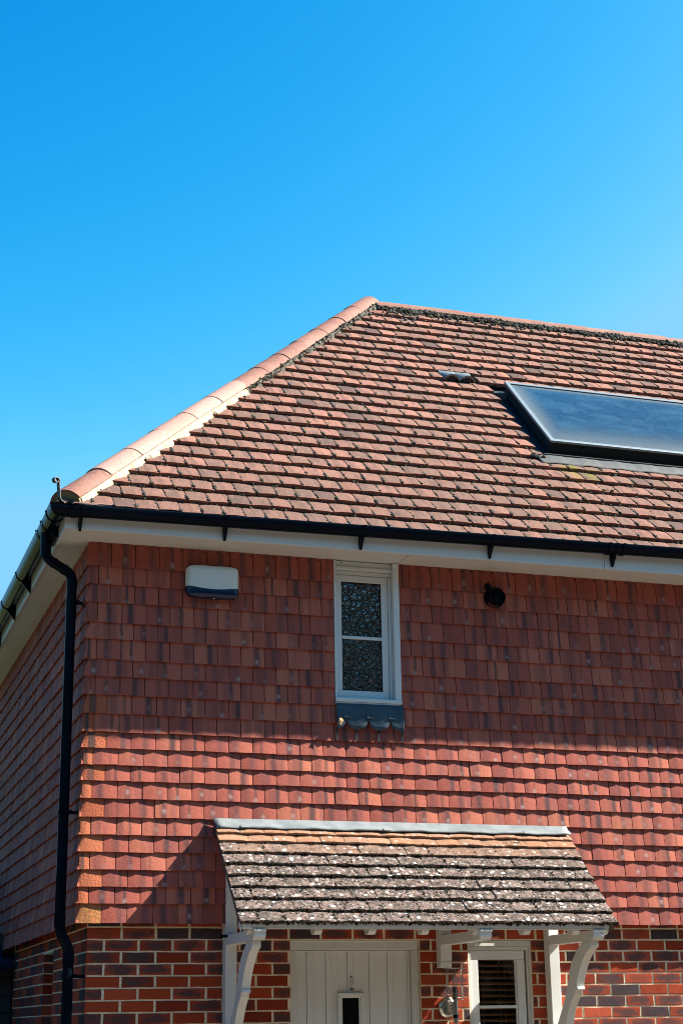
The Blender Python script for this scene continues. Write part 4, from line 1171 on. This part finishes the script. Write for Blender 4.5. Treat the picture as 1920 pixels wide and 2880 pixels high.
mb.box((-60, -20, 0), (62, -19.6, 7.6)); mb.box((-16.5, -19.6, 0), (-16, 28, 5.5))
tt = NT('unseen_blocker_foliage'); r1, r2, u, v = tt.tc()
wood = mb.build('unseen_blocker_trees', tt.fin(tt.mix(r1, (.012, .025, .006), (.034, .06, .015)), .8)); wood['kind'] = 'stuff'

# ------------------------------------------------------------------ light, sky
sd = V3((3.8, -1.0, 3.4)).normalized()
sun = bpy.data.lights.new('sun', 'SUN'); sun.energy = 5.0; sun.angle = R(.55); sun.color = (1.0, .93, .82)
so_ = bpy.data.objects.new('sun', sun); C.objects.link(so_); so_.location = sd * 30
so_.rotation_euler = (-sd).to_track_quat('-Z', 'Y').to_euler()
w = bpy.data.worlds.new('World'); S.world = w; w.use_nodes = True
nt = w.node_tree; bg = nt.nodes['Background']; sky = nt.nodes.new('ShaderNodeTexSky'); sky.sky_type = 'NISHITA'; sky.sun_disc = False
sky.sun_elevation = math.asin(sd.z); sky.sun_rotation = math.atan2(sd.x, sd.y)
sky.altitude = 0; sky.air_density = 1.0; sky.dust_density = 1.0; sky.ozone_density = 3.0
def wm(op, a, b):
    x = nt.nodes.new('ShaderNodeMath'); x.operation = op
    for i, v in enumerate((a, b)):
        if isinstance(v, (int, float)): x.inputs[i].default_value = v
        else: nt.links.new(v, x.inputs[i])
    return x.outputs[0]
sp = nt.nodes.new('ShaderNodeSeparateColor'); nt.links.new(sky.outputs[0], sp.inputs[0])
cb = nt.nodes.new('ShaderNodeCombineColor')     # deep polarised blue: grade of the sky itself
nt.links.new(wm('MINIMUM', wm('MULTIPLY', wm('POWER', sp.outputs[0], 7.5), .0736), 1.5), cb.inputs[0])
nt.links.new(wm('MINIMUM', wm('MULTIPLY', wm('POWER', sp.outputs[1], 1.9), .79), 3.95), cb.inputs[1])
nt.links.new(wm('MINIMUM', wm('MULTIPLY', sp.outputs[2], 1.69), 6.2), cb.inputs[2])
nt.links.new(cb.outputs[0], bg.inputs[0]); bg.inputs[1].default_value = .05

# ------------------------------------------------------------------ camera
f, yaw, pitch, roll = 4560.58, R(18.31556), R(17.48216), R(-.89913)
cam = bpy.data.cameras.new('camera'); co = bpy.data.objects.new('camera', cam); C.objects.link(co)
cam.sensor_fit = 'VERTICAL'; cam.sensor_height = 36; cam.sensor_width = 24; cam.lens = f / 2880 * 36; cam.clip_end = 1000; cam.clip_start = .1
cy, sy, cp_, sp_ = math.cos(yaw), math.sin(yaw), math.cos(pitch), math.sin(pitch)
fw_ = V3((sy * cp_, cy * cp_, sp_)); r_ = V3((cy, -sy, 0)); u_ = r_.cross(fw_)
cr, sr = math.cos(roll), math.sin(roll)
rr = r_ * cr + u_ * sr; uu = -r_ * sr + u_ * cr
M = Matrix(((rr.x, uu.x, -fw_.x, -1.68660), (rr.y, uu.y, -fw_.y, -10.59821), (rr.z, uu.z, -fw_.z, 1.64823), (0, 0, 0, 1)))
co.matrix_world = M
S.camera = co
S.view_settings.view_transform = 'Standard'; S.view_settings.look = 'None'; S.view_settings.exposure = 1.75; S.view_settings.gamma = 1
S.render.engine = 'CYCLES'; S.cycles.filter_width = 1.0
